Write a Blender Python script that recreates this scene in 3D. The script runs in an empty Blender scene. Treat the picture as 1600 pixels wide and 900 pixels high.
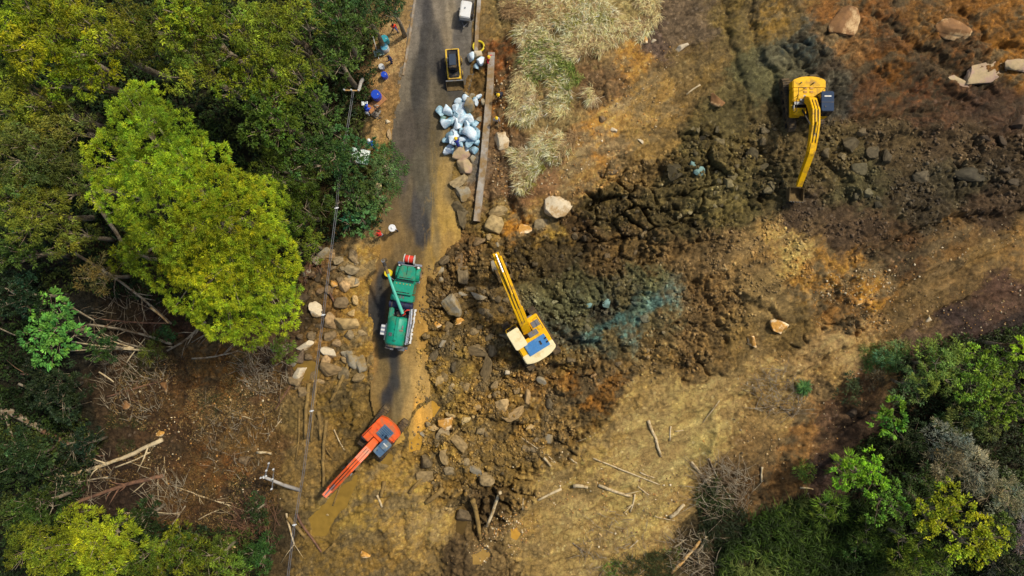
import bpy, bmesh, math, random
import numpy as np
from mathutils import Vector, Matrix, Euler
R = math.radians
rng = np.random.default_rng(7)
random.seed(11)
scene = bpy.context.scene
COL = scene.collection

# ------------------------------------------------------------------ camera, sky, sun
CAM_H = 62.7
FPX = 1600 * 24 / 36.0
cam = bpy.data.cameras.new('camera'); cam.lens = 24; cam.sensor_width = 36
cam.clip_end = 1500; cam.clip_start = 0.5
camo = bpy.data.objects.new('camera', cam); COL.objects.link(camo)
camo.location = (0, 0, CAM_H); camo.rotation_euler = (0, 0, 0)
scene.camera = camo
world = bpy.data.worlds.new('World'); scene.world = world; world.use_nodes = True
SUN_EL, SUN_AZ = 52, 36          # azimuth: angle of the sun in the XY plane, from +X towards +Y
nt = world.node_tree; bg = nt.nodes['Background']
sky = nt.nodes.new('ShaderNodeTexSky'); sky.sky_type = 'NISHITA'; sky.sun_disc = False
sky.sun_elevation = R(SUN_EL); sky.sun_rotation = R(90 - SUN_AZ)
sky.air_density = 1.0; sky.dust_density = 3.0
nt.links.new(sky.outputs[0], bg.inputs[0]); bg.inputs[1].default_value = 0.13
sl = bpy.data.lights.new('sun', 'SUN'); sl.energy = 3.5; sl.angle = R(4); sl.color = (1.0, 0.93, 0.80)
so = bpy.data.objects.new('sun', sl); COL.objects.link(so)
d = Vector((math.cos(R(SUN_EL)) * math.cos(R(SUN_AZ)), math.cos(R(SUN_EL)) * math.sin(R(SUN_AZ)), math.sin(R(SUN_EL))))
so.rotation_euler = d.to_track_quat('Z', 'Y').to_euler()
scene.view_settings.view_transform = 'Standard'; scene.view_settings.look = 'None'
scene.view_settings.gamma = 1; scene.view_settings.use_curve_mapping = False
scene.view_settings.exposure = 0.0
scene.render.resolution_x = 1024; scene.render.resolution_y = 576

# ------------------------------------------------------------------ noise
def _h(ix, iy, s):
    h = (ix.astype(np.int64) * 374761393 + iy.astype(np.int64) * 668265263 + s * 1442695041) & 0xFFFFFFFF
    h = ((h ^ (h >> 13)) * 1274126177) & 0xFFFFFFFF
    h = ((h ^ (h >> 16)) * 2246822519) & 0xFFFFFFFF
    return ((h ^ (h >> 15)) & 0xFFFFFF) / float(0xFFFFFF)
def vnoise(x, y, s=0):
    ix = np.floor(x); iy = np.floor(y); fx = x - ix; fy = y - iy
    ux = fx * fx * (3 - 2 * fx); uy = fy * fy * (3 - 2 * fy)
    a = _h(ix, iy, s); b = _h(ix + 1, iy, s); c = _h(ix, iy + 1, s); e = _h(ix + 1, iy + 1, s)
    return (a + (b - a) * ux) * (1 - uy) + (c + (e - c) * ux) * uy
def fbm(x, y, s=0, o=4):
    t = 0; a = 0.5; n = 0
    for i in range(o):
        t = t + a * vnoise(x * 2 ** i + 13.7 * i, y * 2 ** i - 7.1 * i, s + i); n += a; a *= 0.5
    return t / n * 2 - 1                       # -1..1
def worley(x, y, s=0):
    ix = np.floor(x); iy = np.floor(y)
    f1 = np.full(x.shape, 9.0); f2 = np.full(x.shape, 9.0); cid = np.zeros(x.shape)
    for dx in (-1, 0, 1):
        for dy in (-1, 0, 1):
            cx = ix + dx; cy = iy + dy
            px = cx + _h(cx, cy, s + 1); py = cy + _h(cx, cy, s + 2)
            dd = np.hypot(x - px, y - py); m = dd < f1
            f2 = np.where(m, f1, np.minimum(f2, dd)); cid = np.where(m, _h(cx, cy, s + 3), cid); f1 = np.where(m, dd, f1)
    return f1, f2, cid
def sst(a, b, x):
    t = np.clip((x - a) / (b - a), 0, 1); return t * t * (3 - 2 * t)
def segdist(px, py, pts):
    """distance in pixels to a polyline, and the parameter 0..1 along it"""
    best = np.full(np.shape(px), 1e9)
    for (x0, y0), (x1, y1) in zip(pts[:-1], pts[1:]):
        vx, vy = x1 - x0, y1 - y0
        t = np.clip(((px - x0) * vx + (py - y0) * vy) / (vx * vx + vy * vy), 0, 1)
        best = np.minimum(best, np.hypot(px - x0 - t * vx, py - y0 - t * vy))
    return best
def inpoly(px, py, poly):
    ins = np.zeros(np.shape(px), bool); n = len(poly)
    for i in range(n):
        x0, y0 = poly[i]; x1, y1 = poly[(i + 1) % n]
        if y0 == y1: continue
        c = ((y0 > py) != (y1 > py)) & (px < (x1 - x0) * (py - y0) / (y1 - y0) + x0)
        ins ^= c
    return ins
def sdpoly(px, py, poly):
    dd = segdist(px, py, list(poly) + [poly[0]])
    return np.where(inpoly(px, py, poly), dd, -dd)     # positive inside

# ------------------------------------------------------------------ survey of the slide: colour of the soil and how lumpy it is (px, py, r, g, b, clods)
SURV = [
(790,20,128,110,68,.3),(820,100,115,98,60,.3),(860,180,138,118,76,.3),(900,40,125,110,70,.3),(960,30,138,122,78,.3),(1015,62,88,72,60,.3),
(940,130,112,86,56,.3),(985,85,152,110,48,.2),(960,180,160,122,64,.08),(935,215,168,116,50,.2),(900,262,165,125,70,.15),(850,270,140,105,70,.2),
(820,300,120,88,58,.3),(850,340,145,112,60,.3),(815,350,150,102,36,.4),(870,360,150,120,52,.4),(790,250,112,86,58,.4),(785,160,125,84,42,.3),(780,90,118,70,30,.3),
(1020,150,138,108,56,.1),(1010,220,130,104,56,.25),(1060,120,115,94,56,.3),(1000,255,110,88,50,.5),(1080,40,98,82,62,.25),(1100,100,110,88,46,.35),(1150,50,110,92,48,.3),
(1180,110,92,88,58,.4),(1130,170,88,78,46,.6),(1210,40,125,98,44,.25),(1225,85,92,88,66,.35),(1250,70,66,74,68,.4),(1290,110,80,66,48,.4),(1320,70,130,95,55,.3),(1300,30,128,86,40,.3),
(1350,30,120,80,38,.3),(1400,60,98,66,34,.4),(1400,100,108,70,26,.4),(1450,40,110,76,34,.4),(1550,30,122,82,32,.3),(1580,60,125,84,30,.3),
(1500,80,98,66,34,.4),(1430,120,92,56,26,.4),(1350,150,88,60,34,.5),(1300,150,58,56,48,.5),(1290,120,88,84,68,.4),(1450,170,78,54,34,.5),(1550,180,70,50,34,.5),
(1500,230,84,68,46,.9),(1400,220,80,66,42,.9),(1300,230,92,78,46,1),(1350,280,76,70,44,1),(1500,280,70,62,42,1),(1590,250,74,60,40,1),
(1200,200,96,80,48,.7),(1150,240,96,84,48,1),(1080,230,88,77,42,1),(1050,280,92,80,46,1),(1100,300,98,88,52,.8),(1160,300,94,84,46,.5),
(1200,300,80,70,42,1),(1050,340,76,66,38,1),(950,330,90,76,42,1),(900,360,84,64,36,1),(870,400,72,60,36,1),(950,400,94,74,42,1),
(1000,400,98,78,44,1),(1060,400,112,90,56,.8),(1120,380,106,86,54,.7),(1130,330,102,90,50,.35),(1180,400,128,102,60,.25),(1240,383,172,140,80,.3),(1215,372,150,118,66,.3),
(1200,450,124,102,62,.15),(1280,430,146,106,46,.6),(1320,480,118,84,40,.8),(1372,468,162,112,44,.5),(1365,440,150,108,46,.4),(1250,340,74,60,44,1),(1330,370,76,60,42,.9),
(1400,400,88,64,38,.6),(1450,330,66,56,38,.9),(1550,330,72,56,38,.8),(1500,380,108,82,46,.2),(1580,380,120,92,50,.1),(1500,430,102,80,46,.2),
(1400,480,106,82,46,.35),(1450,470,112,88,52,.2),(1560,470,82,60,46,.2),(1500,510,58,44,38,.3),(1580,520,52,42,36,.3),(1430,540,84,66,50,.3),
(1380,560,148,116,70,.2),(1350,545,165,130,80,.15),(1300,575,145,116,68,.25),(1150,618,156,128,78,.06),(1255,578,158,126,78,.08),(1310,556,164,130,82,.06),(1210,605,154,126,76,.06),(1540,400,124,98,56,.06),(1480,430,118,92,54,.06),(1400,500,112,88,52,.1),(1100,650,164,138,84,.03),(980,720,158,130,78,.04),(900,800,152,126,76,.04),(860,850,148,122,72,.05),(1000,655,154,128,78,.04),(1060,720,162,136,82,.03),(1230,510,104,84,46,.5),(1100,460,112,88,52,.9),(1060,500,112,88,52,.9),(1150,540,118,95,52,.7),
(1100,560,112,88,50,.8),(1020,540,112,90,50,.9),(960,520,98,84,52,1),(940,485,58,66,56,1),(1000,500,72,98,90,.7),(985,512,82,112,104,.6),(1030,478,86,112,104,.5),(955,497,62,92,88,.9),(1000,440,92,92,62,.8),(930,515,70,96,88,.8),(1040,500,100,90,60,.8),(960,455,88,80,52,1),(1000,470,84,100,84,.8),(985,470,54,66,58,.8),
(880,440,84,78,48,1),(900,500,88,82,52,1),(890,470,90,90,62,1),(880,560,112,90,46,.8),(884,533,70,90,84,.7),(950,580,112,88,48,.9),(850,600,130,98,50,1),(920,620,120,82,32,1),
(955,600,120,84,36,1),(1000,620,142,116,66,.15),(880,660,122,96,50,.8),(820,640,128,100,48,1),(780,600,128,100,48,1),(700,580,128,102,46,1),
(740,520,116,92,46,1),(700,430,108,84,46,1),(740,450,108,86,46,1),(720,380,108,82,46,1),(780,340,128,104,52,.8),(820,390,82,66,30,.9),
(1060,640,156,130,78,.06),(1100,700,160,134,78,.03),(1020,700,148,122,74,.12),(950,700,148,120,66,.15),(900,760,144,118,66,.15),(1000,780,154,128,74,.08),
(1050,800,154,124,72,.06),(900,840,146,120,70,.1),(830,860,140,114,64,.2),(760,860,112,92,58,.6),(1200,640,132,107,64,.4),(1200,600,146,118,70,.15),
(1280,590,112,92,60,.4),(1180,700,112,88,52,.4),(1250,650,130,96,54,.25),(1230,700,134,98,54,.25),(1300,650,84,62,44,.3),(1350,600,116,86,58,.3),
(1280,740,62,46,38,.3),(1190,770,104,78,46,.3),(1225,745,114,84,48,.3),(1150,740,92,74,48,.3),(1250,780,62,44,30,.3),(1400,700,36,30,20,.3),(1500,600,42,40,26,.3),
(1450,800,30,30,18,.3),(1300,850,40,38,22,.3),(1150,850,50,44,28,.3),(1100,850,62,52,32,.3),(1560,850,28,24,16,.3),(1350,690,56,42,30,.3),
(720,700,128,102,48,.9),(780,720,112,90,46,.9),(700,760,122,96,46,.7),(760,800,86,68,40,1),(680,820,152,122,64,.1),(640,850,150,120,62,.1),
(610,780,142,114,56,.25),(560,800,132,108,50,.25),(500,850,112,90,44,.4),(600,870,122,96,46,.5),(720,880,84,68,44,.7),(660,880,120,96,50,.4),(560,860,118,94,46,.5),
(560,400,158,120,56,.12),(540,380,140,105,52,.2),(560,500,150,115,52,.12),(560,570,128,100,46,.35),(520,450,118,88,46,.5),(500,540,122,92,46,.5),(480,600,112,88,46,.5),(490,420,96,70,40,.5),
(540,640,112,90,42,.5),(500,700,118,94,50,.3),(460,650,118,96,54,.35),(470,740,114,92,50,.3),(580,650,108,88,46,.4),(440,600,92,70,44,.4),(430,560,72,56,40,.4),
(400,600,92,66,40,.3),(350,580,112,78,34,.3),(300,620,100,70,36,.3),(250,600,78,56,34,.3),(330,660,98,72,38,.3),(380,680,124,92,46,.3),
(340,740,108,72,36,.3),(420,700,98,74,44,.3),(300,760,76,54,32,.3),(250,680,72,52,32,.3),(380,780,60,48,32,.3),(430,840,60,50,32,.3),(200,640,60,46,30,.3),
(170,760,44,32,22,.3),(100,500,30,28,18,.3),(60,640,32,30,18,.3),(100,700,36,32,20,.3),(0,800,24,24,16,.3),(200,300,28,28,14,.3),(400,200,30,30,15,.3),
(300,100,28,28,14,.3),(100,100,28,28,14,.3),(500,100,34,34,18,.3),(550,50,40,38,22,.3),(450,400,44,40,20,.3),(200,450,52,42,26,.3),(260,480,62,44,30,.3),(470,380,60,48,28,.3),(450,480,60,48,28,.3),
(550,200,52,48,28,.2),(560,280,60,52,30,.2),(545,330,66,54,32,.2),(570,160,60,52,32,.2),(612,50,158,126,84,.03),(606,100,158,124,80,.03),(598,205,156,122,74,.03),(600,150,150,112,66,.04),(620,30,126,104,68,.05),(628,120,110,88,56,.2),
(630,200,95,76,46,.2),(620,160,130,102,62,.1),(610,230,110,86,48,.2),(600,330,112,90,50,.1),(585,380,140,108,54,.1),
(750,30,124,98,52,.1),(755,100,104,82,46,.3),(742,120,98,76,40,.4),(735,70,96,78,52,.2),(725,330,110,90,46,.4),(715,260,120,98,52,.3),(770,300,108,86,60,.5),(775,240,110,88,62,.4),(740,250,104,100,96,.2),
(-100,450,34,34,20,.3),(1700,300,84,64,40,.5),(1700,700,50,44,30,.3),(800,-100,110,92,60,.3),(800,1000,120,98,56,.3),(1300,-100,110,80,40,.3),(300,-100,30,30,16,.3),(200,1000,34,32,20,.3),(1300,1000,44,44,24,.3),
]
SURV = np.array(SURV, float)
def srgb2lin(c):
    c = np.asarray(c, float) / 255.0
    return np.where(c < 0.04045, c / 12.92, ((c + 0.055) / 1.055) ** 2.4)
SCOL = srgb2lin(SURV[:, 2:5]); SCLD = SURV[:, 5]

ROAD = [(655,-140),(650,0),(640,60),(628,140),(620,220),(612,300),(600,360),(588,410),(583,480),(584,560),(588,630),(604,690),(640,680),(668,650),(662,580),(660,500),(668,440),(690,400),(712,370),(708,300),(700,240),(705,190),(722,150),(733,110),(738,60),(742,0),(745,-140)]
# mounds, ruts and cracks: (polyline, half width px, height m)
RIDGE = [
([(835,372),(880,345),(930,312),(985,285),(1030,265)], 16, -.55), ([(1000,412),(1050,398),(1090,372),(1110,352),(1150,330),(1210,308)], 7, -.55),
([(1040,330),(1078,352),(1092,372)], 5, -.4), ([(1215,150),(1222,200),(1235,265)], 9, -.35), ([(1255,205),(1262,250)],7,-.2),
([(1130,0),(1135,60),(1158,110),(1165,170)], 6, -.3), ([(1172,0),(1180,60),(1205,110),(1212,150)], 6, -.35), ([(1150,10),(1155,60),(1180,120)], 7, .14), ([(1195,20),(1205,90),(1225,130)], 7, .2),
([(1300,500),(1330,470),(1340,430),(1335,400)], 7, -.3), ([(1370,400),(1400,360),(1450,335),(1520,330),(1600,318)], 7, .35), ([(1380,392),(1440,352),(1540,338),(1600,330)], 4, -.4),
([(780,345),(795,420),(800,440)], 5, -.3), ([(830,410),(850,450),(880,480),(860,500)], 7, -.45), ([(860,505),(890,525),(935,528)], 10, .55), ([(860,520),(900,540),(935,536)], 6, -.35),
([(850,560),(880,572),(925,566)], 8, .4), ([(855,572),(890,584),(925,580)], 5, -.3),
([(870,682),(920,655),(960,630),(1010,612),(1060,602),(1110,580)], 8, -.25), ([(960,665),(990,640),(1030,620),(1070,606)], 8, .35),
([(1128,628),(1110,665),(1112,700)], 7, .3), ([(1150,628),(1190,612),(1230,590),(1270,566)], 5, -.2), ([(1188,612),(1225,590),(1265,560),(1330,532)], 9, .3),
([(820,770),(880,745),(900,730),(915,700)], 5, -.15), ([(930,740),(960,752),(1000,758)], 6, .2), ([(860,800),(930,820),(960,806)], 4, -.12),
([(585,620),(575,660),(550,700)], 7, -.3), ([(600,610),(615,600),(622,590)], 5, -.12), ([(470,610),(500,660),(520,770)], 6, .2), ([(545,600),(530,640),(525,700)],6,-.3), ([(560,620),(548,680)],6,.25),
([(505,860),(498,820),(470,770)], 5, -.2), ([(520,850),(512,820),(540,800),(560,790)], 6, .35), ([(500,835),(508,822),(516,800),(545,780)], 6, -.25),
([(585,760),(640,770),(665,800),(670,850)], 8, .25), ([(622,800),(640,850),(620,880)], 6, -.3), ([(668,800),(662,860),(690,890)], 9, -.45), ([(600,830),(560,850)],5,-.2),
([(728,800),(745,830)], 14, -1.1), ([(712,792),(722,830)], 10, -.8), ([(768,780),(775,800)], 7, -.6), ([(700,785),(735,780),(770,775)], 8, .35),
([(700,650),(740,640),(770,625)], 6, -.35), ([(760,660),(800,672),(830,668)], 7, -.5), ([(725,652),(760,650),(800,655)], 10, .35), ([(690,700),(720,720),(740,760)], 7, .3), ([(665,705),(690,690),(715,670)],5,.35),
([(660,420),(690,400),(715,385)], 9, .4), ([(655,470),(662,520),(664,570),(680,620)], 7, -.25), ([(672,500),(672,560),(690,610)], 9, .35),
([(735,560),(770,600),(790,590)], 6, -.35), ([(755,500),(790,520),(800,560)], 12, .3), ([(785,440),(830,440),(860,420)], 6, -.4),
([(770,110),(775,200),(762,330)], 9, -.5), ([(780,60),(790,150),(788,250),(800,320)], 7, -.35), ([(800,320),(830,370),(800,390)], 12, -.6),
([(930,245),(1000,205),(1060,165)], 4, -.16), ([(925,265),(1000,230),(1050,200)], 4, -.12), ([(1240,90),(1275,120),(1300,150),(1330,190)], 8, -.3),
([(1290,40),(1270,70),(1310,95),(1360,60)],10,.3), ([(1320,120),(1390,90),(1440,110)], 10, .4), ([(1340,190),(1420,180),(1500,160),(1580,150)], 9, -.45), ([(1360,210),(1450,200),(1560,200)], 12, .4),
([(1180,130),(1150,160),(1160,200)], 6, .2), ([(1290,430),(1310,445),(1330,470)], 8, .35), ([(1160,455),(1200,470),(1225,500)], 5, .3), ([(1150,470),(1195,480),(1230,510)], 4, -.3),
([(1190,500),(1210,510)],6,-.3), ([(560,440),(565,520),(578,600)], 4, -.1), ([(480,780),(520,740),(545,700)], 6, -.15), ([(640,120),(630,200),(624,260)], 3, -.08),
([(1600,350),(1500,395),(1420,430),(1340,510),(1270,560),(1150,612),(1060,650)], 9, .42), ([(1600,375),(1510,415),(1430,455),(1350,525),(1280,575),(1170,630)], 6, -.32), ([(1600,455),(1500,475),(1420,520),(1360,545)], 7, -.3),
([(1170,640),(1100,700),(1040,780),(960,850)], 10, .2), ([(1010,612),(940,670),(880,730),(820,800)], 8, .28), ([(1000,622),(930,684),(868,742)], 5, -.22), ([(1250,640),(1220,700),(1210,780)], 8, -.3), ([(1300,600),(1270,660),(1240,740)], 7, .3),
([(1100,0),(1090,80),(1110,160)], 8, .14), ([(1245,0),(1260,60),(1290,110)], 7, .2), ([(1330,10),(1400,40),(1460,90),(1560,140)], 8, -.4), ([(1340,90),(1400,70),(1450,100),(1540,160)], 9, .4), ([(1500,10),(1540,60),(1600,80)], 7, -.35),
([(575,600),(572,650),(548,690)],3,-.18), ([(566,585),(562,640),(538,690)],3,.14), ([(552,590),(548,650),(528,700)],3,-.14), ([(600,612),(612,585),(618,560)],3,-.1),
([(640,760),(600,790),(585,830),(600,870)],5,-.16), ([(655,775),(628,800),(640,850)],4,-.12), ([(560,840),(590,820),(640,815)],3,-.12), ([(530,880),(570,850),(600,845)],3,-.12), ([(1225,20),(1240,80),(1262,125)],4,-.2), ([(1160,180),(1200,200),(1225,260)],4,-.2),
([(1400,30),(1350,60),(1290,90)],6,-.3), ([(1420,60),(1500,100),(1580,70)],7,-.35), ([(1360,110),(1420,140),(1500,150),(1590,130)],6,-.3), ([(1440,20),(1480,80),(1450,110)],5,.25), ([(1290,250),(1320,285),(1335,320)], 5, -.3), ([(1305,245),(1340,280),(1355,315)], 5, .3), ([(1275,262),(1300,290),(1310,325)], 5, .28), ([(1325,240),(1360,272),(1380,300)], 4, -.25),
([(1020,180),(1100,140),(1160,120)], 7, -.25), ([(1040,200),(1110,165),(1170,150)], 8, .3), ([(900,330),(960,345),(1020,330)], 9, .4), ([(1080,250),(1130,290),(1180,290)], 9, .4), ([(1060,215),(1120,215),(1190,235)], 8, -.4),
([(870,600),(920,640),(980,610)], 10, .35), ([(1000,560),(1060,575),(1130,560)], 7, -.3), ([(1080,430),(1110,480),(1130,530)], 7, -.35), ([(1050,450),(1040,520),(1080,560)], 9, .3), ([(1150,420),(1150,450),(1165,480)], 6, -.3),
([(1060,640),(1090,640),(1120,625)],6,.12), ([(1000,690),(1060,670),(1100,690),(1130,740)], 12, .2), ([(880,720),(940,700),(990,660)], 10, .25), ([(830,740),(900,770),(980,800),(1060,820)], 10, -.2), ([(800,870),(880,860),(960,870)], 8, .2),
]
def base_height(X, Y):
    """broad shape of the land: flat road bench, bank and slide rising to the right, ground falling away under the wood"""
    z = 3.6 * sst(2, 46, X) + 0.5 * sst(0, 9, X)
    z = z + 0.10 * np.maximum(X - 46, 0)
    z = z - 1.8 * sst(-17, -40, X) - 0.05 * np.maximum(-40 - X, 0)
    z = z + 1.6 * np.exp(-((X - 6) / 5.5) ** 2) * sst(6, 13, Y)
    z = z + 1.6 * sst(-14, -30, Y) * sst(16, 30, X)
    return z
FX0, FX1, FY0, FY1, DX = -50.0, 50.0, -29.0, 29.0, 0.1
def grow(a, sgn):
    out = []; s = DX * 1.3
    while abs(a) < 420: a = a + sgn * s; out.append(a); s *= 1.22
    return out
gx = np.array(sorted(grow(FX0, -1)) + list(np.arange(FX0, FX1 + 1e-6, DX)) + grow(FX1, 1))
gy = np.array(sorted(grow(FY0, -1)) + list(np.arange(FY0, FY1 + 1e-6, DX)) + grow(FY1, 1))
GX, GY = np.meshgrid(gx, gy)
BZ = base_height(GX, GY)
PX = 800 + FPX * GX / (CAM_H - BZ); PY = 450 - FPX * GY / (CAM_H - BZ)
UU = GX * .86 + GY * .50; VV = -GX * .50 + GY * .86          # along and across the flow of the slide
flow = sst(0, 6, GX)
wq = 24 * (fbm(UU * .16, VV * .5, 5, 5) * flow + fbm(GX * .35, GY * .35, 6, 5) * (1 - flow)); wr = 22 * fbm(GX * .4, GY * .4, 55, 5)
wx = PX + wr * .8 + wq * 1.3 * .86 + 11 * fbm(GX * 1.6, GY * 1.6, 56, 3) + 9 * fbm(UU * 4, VV * 7, 66, 3); wy = PY + wq * .5 + 16 * fbm(GX * .5, GY * .5, 57, 5) + 11 * fbm(GX * 1.6, GY * 1.6, 58, 3) + 9 * fbm(UU * 4, VV * 7, 68, 3)
# soil colour and lumpiness by a weighted mean of the survey points, in tiles to bound memory
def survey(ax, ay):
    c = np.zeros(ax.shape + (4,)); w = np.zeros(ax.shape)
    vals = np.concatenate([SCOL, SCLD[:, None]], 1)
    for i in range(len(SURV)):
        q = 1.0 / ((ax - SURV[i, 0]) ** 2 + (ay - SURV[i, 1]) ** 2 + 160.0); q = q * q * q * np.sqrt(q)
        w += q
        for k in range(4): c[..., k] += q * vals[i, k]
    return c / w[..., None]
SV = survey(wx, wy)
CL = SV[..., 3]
Z = BZ.copy()
infield = (np.abs(GX) < 90) & (np.abs(GY) < 70)
# clods at three sizes, rotated and warped so nothing lines up
def clods(sc, s, warp=.35):
    u = GX * sc + warp * fbm(GX * sc * .7, GY * sc * .7, s, 3); v = GY * sc + warp * fbm(GX * sc * .7, GY * sc * .7, s + 9, 3)
    f1, f2, cid = worley(u, v, s)
    e = sst(0, .42, f2 - f1)
    return e * (0.45 + 0.55 * cid) * (1 - .45 * f1), cid, f2 - f1
bu = GX * .40 + .8 * fbm(GX * .3, GY * .3, 400, 4); bv = GY * .52 + .8 * fbm(GX * .3, GY * .3, 409, 4)
b1, b2, bi = worley(bu, bv, 410); be = sst(0, .16, b2 - b1); bt = vnoise(bi * 91.0, bi * 37.0, 3) * 6.283
blk = be * (.25 + .75 * bi) + be * .35 * (np.cos(bt) * np.sin(bu * 3.1 + bi * 9) * .5 + .3 * fbm(GX * .9, GY * .9, 415, 3))
blkm = sst(-.15, .3, fbm(GX * .12 + 3, GY * .12, 420, 3))
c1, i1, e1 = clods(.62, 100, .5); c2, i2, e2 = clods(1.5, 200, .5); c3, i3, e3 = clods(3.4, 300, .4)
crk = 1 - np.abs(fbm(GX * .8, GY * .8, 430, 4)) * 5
patch = sst(-.25, .35, fbm(GX * .22, GY * .22, 77, 3))
amp = np.clip(CL, 0, 1) ** .9 * sst(.08, .34, CL) * (.38 + .62 * sst(-.32, .12, fbm(UU * .11, VV * .26, 79, 4)))
Z += amp * (.62 * (c1 - .4) * (.3 + .7 * patch) + .50 * (c2 - .4) * (.35 + .65 * i1) + .22 * (c3 - .4) * (.5 + .8 * patch))
Z += amp * blkm * 1.5 * (blk - .4) - (.035 + .30 * amp) * sst(.35, 1, crk)
Z += amp * .28 * np.sin(UU * 0 + VV * 5.2 + 3 * fbm(GX * .2, GY * .2, 440, 3)) * sst(.15, .5, fbm(UU * .12, VV * .2, 450, 3)) * .5
Z += (.12 + .85 * amp) * fbm(UU * .18, VV * .34, 21, 5) + .12 * fbm(UU * .7, VV * 1.5, 31, 5) * (.25 + 1.2 * amp)
Z += .16 * fbm(UU * .35, VV * 1.9, 171, 5) * sst(-2, 4, GX) + .035 * fbm(UU * 1.1, VV * 5.5, 173, 4) * sst(-2, 4, GX)
Z += .05 * (c3 - .4) * sst(.0, .25, CL) + .025 * fbm(UU * 1.6, VV * 5, 78, 4)
# drainage-like wrinkles on the smoother mud
rid = 1 - np.abs(fbm(GX * .55, GY * .55, 41, 4)) * 2.2
Z += -.11 * sst(.82, 1, rid) * (1 - .3 * amp) * sst(.05, .2, CL + .04)
for pts, hw, hh in RIDGE:
    dd = segdist(wx * .45 + PX * .55, wy * .45 + PY * .55, pts)
    Z += hh * np.exp(-(dd / hw) ** 2 * 1.2) * (1 + .5 * fbm(GX * .8, GY * .8, 61, 2))
# road bench: the ground lies just under the asphalt and the slide spills over its edge
rd = sdpoly(PX, PY, ROAD) + 8 * fbm(GX * .6, GY * .6, 91, 4)
k = sst(-7, 3, rd)
Z = Z * (1 - k) + (-.06) * k
flatn = sst(28, 10, np.abs(rd)) * (rd < 0)
Z = np.where((PX < 640) & (PY < 480), Z * (1 - .75 * flatn), Z)
# path and strips beside the road, and the puddle hollows
PUD = [('puddle_a', [(652,645),(676,628),(690,636),(664,672),(655,702),(640,706),(638,672)], (176,132,46), 'ochre puddle at the broken end of the road', -.02),
       ('puddle_b', [(548,752),(556,745),(552,770),(540,790),(522,812),(508,838),(488,836),(484,812),(505,790),(528,768)], (132,104,40), 'brown puddle under the orange excavator arm', None),
       ('puddle_c', [(797,826),(808,824),(812,834),(806,844),(797,840)], (180,134,50), 'small round ochre puddle in the smooth mud', None),
       ('puddle_d', [(712,808),(730,800),(728,820),(720,838),(712,834)], (84,66,30), 'dark water in the hole beside the log', None),
       ('puddle_e', [(740,866),(758,858),(764,868),(752,880),(738,882)], (150,118,58), 'shallow tan puddle below the upright log', None),
       ('puddle_f', [(456,572),(480,560),(498,572),(494,590),(470,596)], (120,94,38), 'murky pool among the riverbank boulders', None),
       ('puddle_g', [(592,700),(612,712),(610,730),(596,722)], (130,102,42), 'muddy water beside the orange cab', None)]
PLEV = []
for nm, poly, colr, lab, lev in PUD:
    s = sdpoly(PX, PY, poly) + 5.5 * fbm(GX * .9, GY * .9, 500, 4)
    cxm = np.mean([p[0] for p in poly]); cym = np.mean([p[1] for p in poly])
    m = s > -3
    lv = float(np.percentile(Z[m], 42)) if lev is None else lev
    kk = sst(-9, 2, s)
    Z = Z * (1 - kk) + np.minimum(Z, lv - .05) * kk
    kk2 = sst(-4, 3, s); Z = Z * (1 - kk2) + (lv - .07) * kk2
    rim = sst(-13, -4, s) * (1 - sst(-4, 1, s)); Z = np.where(rim > .02, np.maximum(Z, lv + .05 * rim * (1 + fbm(GX * 2, GY * 2, 510, 2)) - .03 * (1 - rim)), Z)
    PLEV.append(lv)
Z = np.where(infield, Z, BZ + .4 * fbm(GX * .05, GY * .05, 3, 3))
iX = lambda x: np.interp(x, gx, np.arange(len(gx))); iY = lambda y: np.interp(y, gy, np.arange(len(gy)))
def hz(x, y):
    a = iX(np.asarray(x, float)); b = iY(np.asarray(y, float))
    i = np.clip(a.astype(int), 0, len(gx) - 2); j = np.clip(b.astype(int), 0, len(gy) - 2); fa = a - i; fb = b - j
    return (Z[j, i] * (1 - fa) + Z[j, i + 1] * fa) * (1 - fb) + (Z[j + 1, i] * (1 - fa) + Z[j + 1, i + 1] * fa) * fb
def at(px, py, z=None, up=0.0):
    """pixel of the survey photo -> world point on the ground (or at height z, or 'up' metres above ground)"""
    zz = 0.0 if z is None else z
    for _ in range(5 if z is None else 1):
        x = (px - 800) / FPX * (CAM_H - zz); y = (450 - py) / FPX * (CAM_H - zz)
        if z is None: zz = float(hz(x, y)) + up
    return Vector((x, y, zz))
def at_np(px, py, up=0.0):
    zz = np.zeros(np.shape(px))
    for _ in range(5):
        x = (px - 800) / FPX * (CAM_H - zz); y = (450 - py) / FPX * (CAM_H - zz); zz = hz(x, y) + up
    return x, y, zz - up

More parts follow.
